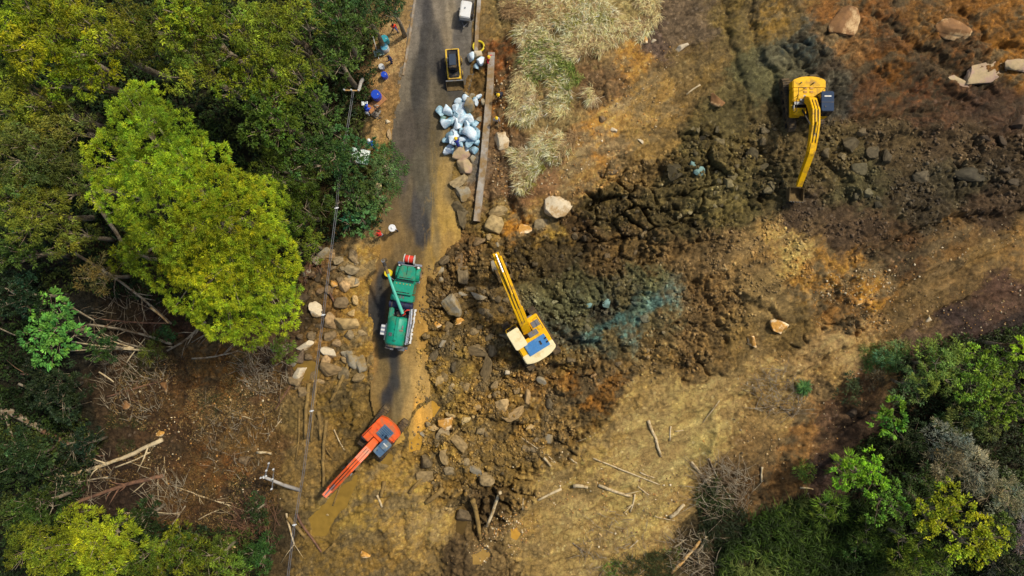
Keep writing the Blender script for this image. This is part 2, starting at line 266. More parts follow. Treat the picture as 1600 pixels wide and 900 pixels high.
# ------------------------------------------------------------------ materials
MATS = {}
def newmat(name):
    m = bpy.data.materials.new(name); m.use_nodes = True; n = m.node_tree
    return m, n, n.nodes['Principled BSDF'], n.links.new
def mat(name, rgb, rough=.6, metal=0, var=.25, scale=6, bump=.0, dirt=None, dirt_amt=.4, lin=False, spec=.5, coat=0, alpha=None):
    """one procedural material: base colour broken by noise, optional dirt of another colour, bump"""
    if name in MATS: return MATS[name]
    m, n, b, L = newmat(name); MATS[name] = m
    c = tuple(rgb) if lin else tuple(srgb2lin(rgb) * .80)
    tc = n.nodes.new('ShaderNodeTexCoord')
    no = n.nodes.new('ShaderNodeTexNoise'); no.inputs['Scale'].default_value = scale; no.inputs['Detail'].default_value = 6; no.inputs['Roughness'].default_value = .65
    L(tc.outputs['Object'], no.inputs['Vector'])
    rmp = n.nodes.new('ShaderNodeValToRGB'); rmp.color_ramp.elements[0].position = .3; rmp.color_ramp.elements[1].position = .72
    rmp.color_ramp.elements[0].color = tuple(x * (1 - var) for x in c) + (1,); rmp.color_ramp.elements[1].color = tuple(min(1, x * (1 + var)) for x in c) + (1,)
    L(no.outputs['Fac'], rmp.inputs['Fac']); out = rmp.outputs['Color']
    if dirt:
        n2 = n.nodes.new('ShaderNodeTexNoise'); n2.inputs['Scale'].default_value = scale * .35; n2.inputs['Detail'].default_value = 8; n2.inputs['Roughness'].default_value = .7
        L(tc.outputs['Object'], n2.inputs['Vector'])
        r2 = n.nodes.new('ShaderNodeValToRGB'); r2.color_ramp.elements[0].position = .62 - dirt_amt * .4; r2.color_ramp.elements[1].position = .70 - dirt_amt * .25
        L(n2.outputs['Fac'], r2.inputs['Fac'])
        mx = n.nodes.new('ShaderNodeMixRGB'); mx.inputs[2].default_value = tuple(srgb2lin(dirt)) + (1,)
        L(r2.outputs['Color'], mx.inputs[0]); L(out, mx.inputs[1]); out = mx.outputs[0]
    L(out, b.inputs['Base Color'])
    b.inputs['Roughness'].default_value = rough; b.inputs['Metallic'].default_value = metal; b.inputs['Specular IOR Level'].default_value = spec
    if coat: b.inputs['Coat Weight'].default_value = coat; b.inputs['Coat Roughness'].default_value = .15
    if bump:
        bp = n.nodes.new('ShaderNodeBump'); bp.inputs['Strength'].default_value = bump; bp.inputs['Distance'].default_value = .10
        L(no.outputs['Fac'], bp.inputs['Height']); L(bp.outputs[0], b.inputs['Normal'])
    return m

# ------------------------------------------------------------------ object helpers
def tag(o, label=None, cat=None, group=None, kind=None):
    if label: o['label'] = label
    if cat: o['category'] = cat
    if group: o['group'] = group
    if kind: o['kind'] = kind
    return o
def empty(name, loc, rz=0, rx=0, ry=0):
    o = bpy.data.objects.new(name, None); COL.objects.link(o); o.location = loc; o.rotation_euler = (rx, ry, rz); o.empty_display_size = .2
    return o
def npmesh(name, V, F, m, parent=None, smooth=False, color=None, mats=None, midx=None, loc=None):
    """V (n,3) array, F (m,3|4) array -> one mesh object"""
    me = bpy.data.meshes.new(name); V = np.asarray(V, np.float32); F = np.asarray(F, np.int32); k = F.shape[1]
    me.vertices.add(len(V)); me.vertices.foreach_set('co', V.ravel())
    me.loops.add(F.size); me.loops.foreach_set('vertex_index', F.ravel())
    me.polygons.add(len(F)); me.polygons.foreach_set('loop_start', np.arange(0, F.size, k, dtype=np.int32))
    me.polygons.foreach_set('loop_total', np.full(len(F), k, np.int32))
    if smooth: me.polygons.foreach_set('use_smooth', np.ones(len(F), bool))
    for mm in (mats or [m]): me.materials.append(mm)
    if midx is not None: me.polygons.foreach_set('material_index', np.asarray(midx, np.int32))
    me.update()
    if color is not None:
        a = me.color_attributes.new('Col', 'FLOAT_COLOR', 'POINT'); c = np.ones((len(V), 4), np.float32); c[:, :color.shape[1]] = color
        a.data.foreach_set('color', c.ravel())
    o = bpy.data.objects.new(name, me); COL.objects.link(o)
    if parent: o.parent = parent
    if loc is not None: o.location = loc
    return o
class MB:
    """collects solids, then links them as ONE mesh object"""
    def __init__(s): s.v = []; s.f = []; s.mi = []; s.cur = 0
    def add(s, vs, fs):
        n = len(s.v); s.v += [tuple(v) for v in vs]; s.f += [tuple(i + n for i in f) for f in fs]; s.mi += [s.cur] * len(fs); return s
    def box(s, c, d, rz=0, rx=0, ry=0, taper=(1, 1)):
        M = Euler((rx, ry, rz)).to_matrix(); vs = []
        for z in (-.5, .5):
            t = taper if z > 0 else (1, 1)
            for x, y in ((-.5, -.5), (.5, -.5), (.5, .5), (-.5, .5)):
                vs.append(M @ Vector((x * d[0] * t[0], y * d[1] * t[1], z * d[2])) + Vector(c))
        return s.add(vs, [(3, 2, 1, 0), (4, 5, 6, 7), (0, 1, 5, 4), (1, 2, 6, 5), (2, 3, 7, 6), (3, 0, 4, 7)])
    def tube(s, pts, r, n=8, cap=True):
        pts = [Vector(p) for p in pts]; rr = r if isinstance(r, (list, tuple)) else [r] * len(pts); vs = []; fs = []
        ref = Vector((0, 0, 1))
        for i, p in enumerate(pts):
            t = (pts[min(i + 1, len(pts) - 1)] - pts[max(i - 1, 0)]).normalized()
            if abs(t.dot(ref)) > .95: u = t.cross(Vector((0, 1, 0))).normalized()
            else: u = t.cross(ref).normalized()
            w = t.cross(u)
            for k in range(n):
                a = 2 * math.pi * k / n; vs.append(p + (u * math.cos(a) + w * math.sin(a)) * rr[i])
        for i in range(len(pts) - 1):
            for k in range(n):
                k2 = (k + 1) % n; fs.append((i * n + k, i * n + k2, (i + 1) * n + k2, (i + 1) * n + k))
        if cap: fs.append(tuple(range(n))[::-1]); fs.append(tuple(range((len(pts) - 1) * n, len(pts) * n)))
        return s.add(vs, fs)
    def cyl(s, a, b, r, n=12): return s.tube([a, b], r, n)
    def prism(s, poly, axis, lo, hi):
        """poly of 2-D points extruded along axis: 'x' -> (y,z), 'z' -> (x,y)"""
        n = len(poly); f = (lambda p, q: (q, p[0], p[1])) if axis == 'x' else (lambda p, q: (p[0], p[1], q)) if axis == 'z' else (lambda p, q: (p[0], q, p[1]))
        vs = [f(p, lo) for p in poly] + [f(p, hi) for p in poly]
        fs = [tuple(range(n))[::-1], tuple(range(n, 2 * n))] + [(i, (i + 1) % n, (i + 1) % n + n, i + n) for i in range(n)]
        return s.add(vs, fs)
    def dome(s, c, rx, ry, rz, n=12, m=5, low=0.0):
        vs = []; fs = []
        for j in range(m + 1):
            a = low + (math.pi / 2 - low) * j / m
            for k in range(n):
                t = 2 * math.pi * k / n; vs.append((c[0] + rx * math.cos(a) * math.cos(t), c[1] + ry * math.cos(a) * math.sin(t), c[2] + rz * math.sin(a)))
        for j in range(m):
            for k in range(n): k2 = (k + 1) % n; fs.append((j * n + k, j * n + k2, (j + 1) * n + k2, (j + 1) * n + k))
        return s.add(vs, fs)
    def build(s, name, m, parent=None, bevel=0, smooth=False, loc=None):
        me = bpy.data.meshes.new(name); me.from_pydata([tuple(v) for v in s.v], [], s.f)
        for mm in (m if isinstance(m, (list, tuple)) else [m]): me.materials.append(mm)
        for p, i in zip(me.polygons, s.mi): p.material_index = i; p.use_smooth = smooth
        bm = bmesh.new(); bm.from_mesh(me); bmesh.ops.recalc_face_normals(bm, faces=bm.faces)
        if bevel: bmesh.ops.bevel(bm, geom=[e for e in bm.edges if e.is_manifold and e.calc_face_angle(0) > .5], offset=bevel, segments=2, affect='EDGES', clamp_overlap=True)
        bm.to_mesh(me); bm.free(); me.update()
        o = bpy.data.objects.new(name, me); COL.objects.link(o)
        if parent: o.parent = parent
        if loc is not None: o.location = loc
        return o

# ------------------------------------------------------------------ ground
def ground_material(name, bump=.5, wet=False):
    m, n, b, L = newmat(name)
    at_ = n.nodes.new('ShaderNodeVertexColor'); at_.layer_name = 'Col'
    geo = n.nodes.new('ShaderNodeNewGeometry')
    mp = n.nodes.new('ShaderNodeMapping'); mp.inputs['Rotation'].default_value = (0, 0, R(-32)); mp.inputs['Scale'].default_value = (1, 2.0, 1); L(geo.outputs['Position'], mp.inputs['Vector'])
    def noise(sc, det, ro, vec, dist=0):
        q = n.nodes.new('ShaderNodeTexNoise'); q.inputs['Scale'].default_value = sc; q.inputs['Detail'].default_value = det; q.inputs['Roughness'].default_value = ro; q.inputs['Distortion'].default_value = dist; L(vec, q.inputs['Vector']); return q
    def rng_(v, a, b_, c, d_):
        q = n.nodes.new('ShaderNodeMapRange'); q.inputs[1].default_value = a; q.inputs[2].default_value = b_; q.inputs[3].default_value = c; q.inputs[4].default_value = d_; L(v, q.inputs[0]); return q.outputs[0]
    def mul(a, b_, op='MULTIPLY'):
        q = n.nodes.new('ShaderNodeMath'); q.operation = op; L(a, q.inputs[0]); L(b_, q.inputs[1]); return q.outputs[0]
    n1 = noise(5.5, 8, .75, geo.outputs['Position']); n3 = noise(1.1, 9, .75, mp.outputs[0], .6); n4 = noise(14, 5, .7, mp.outputs[0])
    wv = n.nodes.new('ShaderNodeVectorMath'); wv.operation = 'MULTIPLY_ADD'; wv.inputs[1].default_value = (.5, .5, .5); L(n1.outputs['Color'], wv.inputs[0]); L(geo.outputs['Position'], wv.inputs[2])
    v1 = n.nodes.new('ShaderNodeTexVoronoi'); v1.feature = 'DISTANCE_TO_EDGE'; v1.inputs['Scale'].default_value = 1.9; L(wv.outputs[0], v1.inputs['Vector'])
    v2 = n.nodes.new('ShaderNodeTexVoronoi'); v2.inputs['Scale'].default_value = 7; L(wv.outputs[0], v2.inputs['Vector'])
    crack = rng_(v1.outputs['Distance'], 0, .09, 0 if bump > .3 else .75, 1); ckm = rng_(n3.outputs['Fac'], .42, .6, .45, 1.0)
    ck = n.nodes.new('ShaderNodeMath'); ck.operation = 'MAXIMUM'; L(crack, ck.inputs[0]); L(ckm, ck.inputs[1])
    peb = rng_(v2.outputs['Color'], .86, .9, 1.0, 1.55 if bump > .3 else 1.1)
    f = mul(rng_(n1.outputs['Fac'], .3, .7, .74, 1.26), rng_(n3.outputs['Fac'], .32, .68, .86, 1.14)); f = mul(f, rng_(n4.outputs['Fac'], .3, .7, .72, 1.30)); f = mul(f, rng_(ck.outputs[0], 0, 1, .45, 1.04)); f = mul(f, peb)
    sc = n.nodes.new('ShaderNodeVectorMath'); sc.operation = 'SCALE'; L(at_.outputs['Color'], sc.inputs[0]); L(f, sc.inputs['Scale'])
    L(sc.outputs[0], b.inputs['Base Color'])
    # thin wet film in patches
    L(rng_(n3.outputs['Fac'], .35, .62, .92, .42 if wet else .62), b.inputs['Roughness']); b.inputs['Specular IOR Level'].default_value = .18
    bp = n.nodes.new('ShaderNodeBump'); bp.inputs['Strength'].default_value = min(1, bump * 1.5); bp.inputs['Distance'].default_value = .13
    h = mul(mul(n1.outputs['Fac'], rng_(n4.outputs['Fac'], 0, 1, .0, .5), 'ADD'), rng_(ck.outputs[0], 0, 1, -.5, 0), 'ADD'); h = mul(h, rng_(v2.outputs['Distance'], 0, .6, .22, 0), 'ADD')
    L(h, bp.inputs['Height']); L(bp.outputs[0], b.inputs['Normal'])
    return m
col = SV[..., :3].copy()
GAIN = 1.22
strat = fbm(UU * .35, VV * 1.9, 171, 5); strat2 = fbm(UU * 1.1, VV * 5.5, 173, 4); sl_ = (sst(-2, 4, GX) * (1 - .6 * amp))[..., None]
fineg = fbm(GX * 4.2, GY * 4.2, 175, 3)
col = col * np.exp(sl_ * (.36 * strat + .20 * strat2)[..., None]) * np.exp(.30 * fineg)[..., None]
# clods differ in soil; streaks of iron ochre, grey clay; stones
tone = (.72 + .56 * i2) * (.80 + .40 * i3) * (.84 + .32 * i1)
tone = 1 + (tone - 1) * (.35 + .65 * amp)
col *= tone[..., None]
oc = sst(.18, .62, fbm(GX * .32 + 4, GY * .32, 141, 5))[..., None] * (GX > -22)[..., None]
col = col * (1 - .30 * oc) + .30 * oc * col * np.array([1.12, .95, .6])
gc = sst(.2, .65, fbm(GX * .4 - 7, GY * .4, 151, 5))[..., None]
col = col * (1 - .35 * gc) + .35 * gc * col * np.array([.82, .96, 1.12])
fl = ((_h(np.floor(GX / .17), np.floor(GY / .17), 9) > .972) & (vnoise(GX * .5, GY * .5, 8) > .48))[..., None]
col = np.where(fl, col * 1.5 + .03, col)
# crevice shade painted into the soil colour, along cracks and between clods
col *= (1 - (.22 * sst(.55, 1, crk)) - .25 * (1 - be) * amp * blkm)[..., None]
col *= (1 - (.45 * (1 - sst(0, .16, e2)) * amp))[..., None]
# iron-stained and blue-green clay is smeared through ordinary soil, not laid on it evenly
lum = col.mean(-1, keepdims=True); soil = lum * np.array([1.32, 1.0, .50]); chroma = np.abs(col / (lum + 1e-4) - np.array([1.32, 1.0, .50])).sum(-1)
mixn = sst(-.45, .35, fbm(UU * .5, VV * 1.1, 161, 5) + .5 * (i3 - .5) + .4 * (i2 - .5))
kx = (sst(.25, .8, chroma) * (1 - mixn) * .85)[..., None]
col = col * (1 - kx) + soil * .8 * kx
col = col / (1 + np.maximum(col - .26, 0) * .9)
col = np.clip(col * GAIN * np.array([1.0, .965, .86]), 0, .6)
ny, nx = GX.shape
idx = np.arange(nx * ny).reshape(ny, nx)
FF = np.stack([idx[:-1, :-1], idx[:-1, 1:], idx[1:, 1:], idx[1:, :-1]], -1).reshape(-1, 4)
gmat = ground_material('mud_soil', .55, True)
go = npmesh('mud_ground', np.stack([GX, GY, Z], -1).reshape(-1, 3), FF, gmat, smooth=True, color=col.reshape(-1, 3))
tag(go, kind='structure')

# ------------------------------------------------------------------ road: asphalt sheet with a dried mud film
RS = np.array([(655,-60,105,96,82),(690,-60,88,82,74),(735,-60,120,105,75),(655,20,104,96,84),(668,20,62,58,54),(690,10,118,104,80),(705,30,130,112,78),(725,20,100,92,78),(700,60,128,108,72),(645,60,112,100,80),(662,90,58,54,48),(678,80,72,66,56),(665,60,60,56,50),
(655,130,62,57,48),(632,140,112,98,72),(650,150,58,54,46),(676,140,98,84,56),(690,100,60,56,52),(712,60,90,82,70),(700,130,58,56,50),(690,160,84,72,46),(640,200,78,68,54),(660,200,70,62,48),(680,200,100,84,48),(700,220,128,102,46),
(630,260,80,70,56),(655,270,82,74,54),(675,270,112,94,52),(692,270,150,118,44),(705,300,118,96,50),(640,310,92,78,52),(665,310,86,80,64),(690,330,160,125,44),(680,340,130,106,54),(700,350,165,130,46),(648,330,64,60,56),
(655,370,52,50,50),(660,350,60,58,56),(640,370,98,80,48),(620,350,110,88,48),(610,320,96,78,46),(682,370,120,100,58),(600,390,120,94,48),(625,400,92,76,48),(650,395,88,72,42),(700,380,140,110,50),(670,390,128,104,52),
(594,430,40,42,46),(596,470,38,40,44),(592,510,42,42,42),(598,540,66,60,44),(606,430,74,64,42),(612,470,90,74,42),(616,520,84,70,42),(588,420,110,86,46),(586,560,120,92,46),(600,570,96,80,46),(640,430,90,74,46),(665,470,138,108,50),(660,530,150,116,48),(640,560,132,108,60),
(612,560,46,46,46),(614,600,50,50,50),(604,620,42,42,46),(596,600,110,90,50),(630,600,122,104,64),(655,600,150,122,66),(640,640,140,116,66),(620,640,96,84,56),(655,660,180,135,48),(600,660,90,74,42),(588,640,110,88,44),(630,690,150,120,50)], float)
rx = np.arange(-14, -1.5, .1); ry = np.arange(-15.5, 36, .1); RX, RY = np.meshgrid(rx, ry)
RPX = 800 + FPX * RX / CAM_H; RPY = 450 - FPX * RY / CAM_H
# stretch the survey along the road so film and wheel marks run lengthwise
w1 = RPX + 7 * fbm(RX * .9, RY * .22, 301, 4); w2 = RPY + 22 * fbm(RX * .7, RY * .2, 311, 3)
C = np.zeros(RX.shape + (3,)); W = np.zeros(RX.shape); RC = srgb2lin(RS[:, 2:5])
for i in range(len(RS)):
    q = 1 / ((w1 - RS[i, 0]) ** 2 * 1.6 + ((w2 - RS[i, 1]) * .5) ** 2 + 30); q = q ** 2.6; W += q; C += q[..., None] * RC[i]
C /= W[..., None]
Cg = C.mean(-1, keepdims=True); kg = (sst(420, 120, RPY) * .25 + .10)[..., None]; C = C * (1 - kg) + Cg * np.array([1.06, 1.0, .88]) * kg
st = fbm(RX * 2.6 + RY * .25, RY * .35, 321, 4); C *= (1 + .30 * st)[..., None]
C *= (1 + .16 * fbm(RX * 3, RY * 3, 331, 3))[..., None]
ring = np.abs(fbm(RX * .9, RY * .22, 341, 4)); dr = (sst(.06, .0, ring) * sst(160, 330, RPY))[..., None]
dr = dr * sst(640, 690, RPX)[..., None]
C = C * (1 - .4 * dr) + .4 * dr * srgb2lin((165, 130, 52))
C = C * (1 + sst(330, 420, RPY)[..., None] * np.array([.28, .20, .02]))
C *= (1 + .22 * np.clip(fbm(RX * 5, RY * 1.2, 361, 4), -1, 1))[..., None]
inside = sdpoly(RPX, RPY, ROAD) > -9
i2_ = np.arange(RX.size).reshape(RX.shape); cellin = inside[:-1, :-1] & inside[1:, 1:] & inside[:-1, 1:] & inside[1:, :-1]
RF = np.stack([i2_[:-1, :-1], i2_[:-1, 1:], i2_[1:, 1:], i2_[1:, :-1]], -1)[cellin]
used = np.unique(RF); remap = np.full(RX.size, -1); remap[used] = np.arange(len(used))
RZ = .010 * fbm(RX * .5, RY * .5, 351, 3) - .004
RV = np.stack([RX, RY, RZ], -1).reshape(-1, 3)[used]
ro = npmesh('road', RV, remap[RF], ground_material('muddy_asphalt', .12, True), smooth=True, color=np.clip(C * .98, 0, 1).reshape(-1, 3)[used])
tag(ro, kind='structure')
# puddles
for (nm, poly, colr, lab, lev), lv in zip(PUD, PLEV):
    m, n, b, L = newmat('silty_water_' + nm[-1]); b.inputs['Roughness'].default_value = .12; b.inputs['Specular IOR Level'].default_value = .3
    tn = n.nodes.new('ShaderNodeTexNoise'); tn.inputs['Scale'].default_value = 1.5; tn.inputs['Detail'].default_value = 5
    cr = n.nodes.new('ShaderNodeValToRGB'); c = srgb2lin(colr); cr.color_ramp.elements[0].color = tuple(c * .85) + (1,); cr.color_ramp.elements[1].color = tuple(c * 1.12) + (1,)
    cr.color_ramp.elements[0].position = .35; cr.color_ramp.elements[1].position = .65
    tg = n.nodes.new('ShaderNodeTexCoord'); L(tg.outputs['Object'], tn.inputs['Vector']); L(tn.outputs['Fac'], cr.inputs['Fac']); L(cr.outputs[0], b.inputs['Base Color'])
    P = []
    for i in range(len(poly)):
        a = poly[i]; b2 = poly[(i + 1) % len(poly)]
        for t in (0, .34, .67): P.append((a[0] + (b2[0] - a[0]) * t, a[1] + (b2[1] - a[1]) * t))
    cx = sum(p[0] for p in P) / len(P); cy = sum(p[1] for p in P) / len(P)
    vs = []
    for p in P:
        q = (cx + (p[0] - cx) * 1.22, cy + (p[1] - cy) * 1.22)
        vs.append(at(q[0], q[1], lv))
    me = bpy.data.meshes.new('puddle'); me.from_pydata([tuple(v) for v in vs], [], [tuple(range(len(vs)))]); me.materials.append(m)
    o = bpy.data.objects.new('puddle', me); COL.objects.link(o); tag(o, kind='structure')

def soil_at(x, y):
    j = np.clip(np.rint(iY(y)).astype(int), 0, len(gy) - 1); i = np.clip(np.rint(iX(x)).astype(int), 0, len(gx) - 1)
    return col[j, i]
SOILROCK, _n, _b, _L = newmat('soil_coloured_rock'); _a = _n.nodes.new('ShaderNodeVertexColor'); _a.layer_name = 'Col'
_t = _n.nodes.new('ShaderNodeTexNoise'); _t.inputs['Scale'].default_value = 5; _t.inputs['Detail'].default_value = 7
_r = _n.nodes.new('ShaderNodeMapRange'); _r.inputs[1].default_value = .3; _r.inputs[2].default_value = .7; _r.inputs[3].default_value = .65; _r.inputs[4].default_value = 1.4
_v = _n.nodes.new('ShaderNodeVectorMath'); _v.operation = 'SCALE'; _L(_t.outputs[0], _r.inputs[0]); _L(_a.outputs[0], _v.inputs[0]); _L(_r.outputs[0], _v.inputs['Scale']); _L(_v.outputs[0], _b.inputs['Base Color'])
_p = _n.nodes.new('ShaderNodeBump'); _p.inputs['Strength'].default_value = .6; _p.inputs['Distance'].default_value = .06; _L(_t.outputs[0], _p.inputs['Height']); _L(_p.outputs[0], _b.inputs['Normal']); _b.inputs['Roughness'].default_value = .75; _b.inputs['Specular IOR Level'].default_value = .2

# ------------------------------------------------------------------ concrete wall, kerb, path
conc = mat('stained_concrete', (172, 164, 150), .9, 0, .22, 1.6, .5, dirt=(132, 106, 66), dirt_amt=.5)
def sweep_wall(name, pts, width, h, m, z0=None, sub=6, jit=.04):
    V = []; F = []; P = []
    for (a, b) in zip(pts[:-1], pts[1:]):
        for t in range(sub): P.append((a[0] + (b[0] - a[0]) * t / sub, a[1] + (b[1] - a[1]) * t / sub))
    P.append(pts[-1]); Q = [at(x, y, 0.0) for x, y in P]
    for i, q in enumerate(Q):
        t = (Q[min(i + 1, len(Q) - 1)] - Q[max(i - 1, 0)]).normalized(); nrm = Vector((-t.y, t.x, 0))
        zb = (float(hz(q.x, q.y)) if z0 is None else z0)
        top = zb + h + random.uniform(-jit, jit)
        for sgn, zz in ((-1, zb - 1.2), (-1, top - .04), (-.92, top), (.92, top), (1, top - .04), (1, zb - 1.2)):
            V.append(q + nrm * sgn * width / 2 * (1 + random.uniform(-jit, jit)) + Vector((0, 0, zz - q.z)))
    for i in range(len(Q) - 1):
        for k in range(5): F.append((i * 6 + k, i * 6 + k + 1, i * 6 + 6 + k + 1, i * 6 + 6 + k))
    b = MB(); b.add(V, F); b.add([V[0], V[1], V[2], V[3], V[4], V[5]], [(0, 1, 2, 3, 4, 5)]); b.add(V[-6:], [(5, 4, 3, 2, 1, 0)])
    return b.build(name, m)
tag(sweep_wall('retaining_wall', [(768, 84), (766, 130), (762, 180), (758, 225), (755, 260), (750, 300), (745, 346)], .62, .45, conc, z0=0), 'low grey concrete retaining wall running beside the road, brown with soil at its upper end', 'wall')
tag(sweep_wall('retaining_wall', [(752, -60), (749, 0), (746, 40), (744, 84)], .35, .35, conc, z0=0), 'thin mud-brown kerb wall beside the white compressor', 'wall')
tag(sweep_wall('kerb', [(664, -120), (649, -5), (640, 58), (630, 118)], .2, .10, conc, z0=.0, jit=.02), kind='structure')

# ------------------------------------------------------------------ rocks
ICO = {}
def ico(n):
    if n not in ICO:
        bm = bmesh.new(); bmesh.ops.create_icosphere(bm, subdivisions=n, radius=1)
        ICO[n] = (np.array([v.co[:] for v in bm.verts]), np.array([[v.index for v in f.verts] for f in bm.faces])); bm.free()
    return ICO[n]
def rock_data(seed, sub=4, cuts=9, rough=.13):
    r = np.random.default_rng(seed); V, F = ico(sub); V = V.copy()
    nn = r.normal(size=(cuts, 3)); nn /= np.linalg.norm(nn, axis=1)[:, None]
    B = np.sign(V) * np.abs(V) ** .55; V = B / np.abs(B).max() * .98 if seed % 3 else V
    for q in nn:
        o = r.uniform(.42, .80); s = V @ q - o; V = V - np.where(s > 0, s, 0)[:, None] * q
    s = seed % 97; V = V * (1 + .05 * (worley(V[:, 0] * 2.5 + s, V[:, 1] * 2.5 + V[:, 2], seed % 500)[0] - .5))[:, None]
    V /= np.abs(V[:, :2]).max()
    V *= (1 + rough * (fbm(V[:, 0] * 2.3 + s, V[:, 1] * 2.3 + V[:, 2] * 1.7, seed % 1000, 4)))[:, None]
    return V, F
RM = {'tan': mat('tan_rock', (186, 158, 112), .85, 0, .25, 2.5, .6, dirt=(140, 110, 60), dirt_amt=.5), 'mud': mat('mud_coated_rock', (148, 120, 66), .8, 0, .3, 3, .7, dirt=(112, 88, 46), dirt_amt=.4),
      'grey': mat('grey_rock', (158, 148, 124), .85, 0, .25, 2.5, .6, dirt=(136, 112, 66), dirt_amt=.5), 'white': mat('pale_rock', (218, 200, 164), .85, 0, .15, 2.5, .5, dirt=(160, 130, 84), dirt_amt=.35),
      'ochre': mat('ochre_rock', (214, 154, 62), .75, 0, .3, 3, .5, dirt=(236, 214, 170), dirt_amt=.35), 'olive': mat('olive_rock', (116, 106, 68), .85, 0, .3, 2.5, .6, dirt=(92, 80, 46), dirt_amt=.4),
      'blue': mat('blue_white_rock', (236, 246, 250), .55, 0, .2, 3.5, .5, dirt=(150, 188, 204), dirt_amt=.42), 'bluegrey': mat('blue_grey_rock', (190, 222, 232), .6, 0, .3, 3.5, .5, dirt=(100, 140, 156), dirt_amt=.5),
      'teal': mat('teal_rock', (128, 162, 152), .75, 0, .3, 3, .5, dirt=(70, 92, 84), dirt_amt=.5), 'pink': mat('pinkish_rock', (184, 160, 116), .85, 0, .2, 2.5, .6, dirt=(160, 132, 110), dirt_amt=.4),
      'orange': mat('rusty_rock', (142, 100, 54), .85, 0, .35, 1.6, .6, dirt=(196, 162, 112), dirt_amt=.3), 'dark': mat('dark_brown_rock', (108, 84, 66), .85, 0, .3, 3, .6, dirt=(80, 62, 50), dirt_amt=.4)}
def rock(px, py, l, w, ang, ty, label, group=None, hgt=.7, sink=.40, sub=4, seed=None, lift=0.0):
    seed = seed or int(px * 31 + py * 17)
    p = at(px, py); s = (CAM_H - p.z) / FPX
    V, F = rock_data(seed, sub); a, b = l * s / 2 * 1.12, w * s / 2 * 1.12; c = min(a, b) * hgt
    V = V * np.array([a, b, c])
    g = float(np.mean([hz(p.x + dx * a * .6, p.y + dy * b * .6) for dx, dy in ((0, 0), (1, 0), (-1, 0), (0, 1), (0, -1))]))
    cc = None
    if ty in ('mud', 'olive', 'dark', 'tan'):
        k_ = {'mud': 1.2, 'olive': 1.25, 'dark': .85, 'tan': 1.5}[ty]; cc = soil_at(p.x, p.y) * k_ * random.uniform(.8, 1.2); cc = cc * .6 + .4 * cc.mean() * np.array([1.12, 1.0, .74]); cc = np.repeat(cc[None], len(V), 0)
    o = npmesh('boulder' if max(l, w) > 15 else 'rock', V, F, SOILROCK if cc is not None else RM[ty], color=cc, smooth=False, loc=(p.x, p.y, g + c * (1 - 2 * sink) * .8 + lift))
    o.rotation_euler = (random.uniform(-.08, .08), random.uniform(-.08, .08), R(ang))
    tag(o, label, 'rock', group); return o
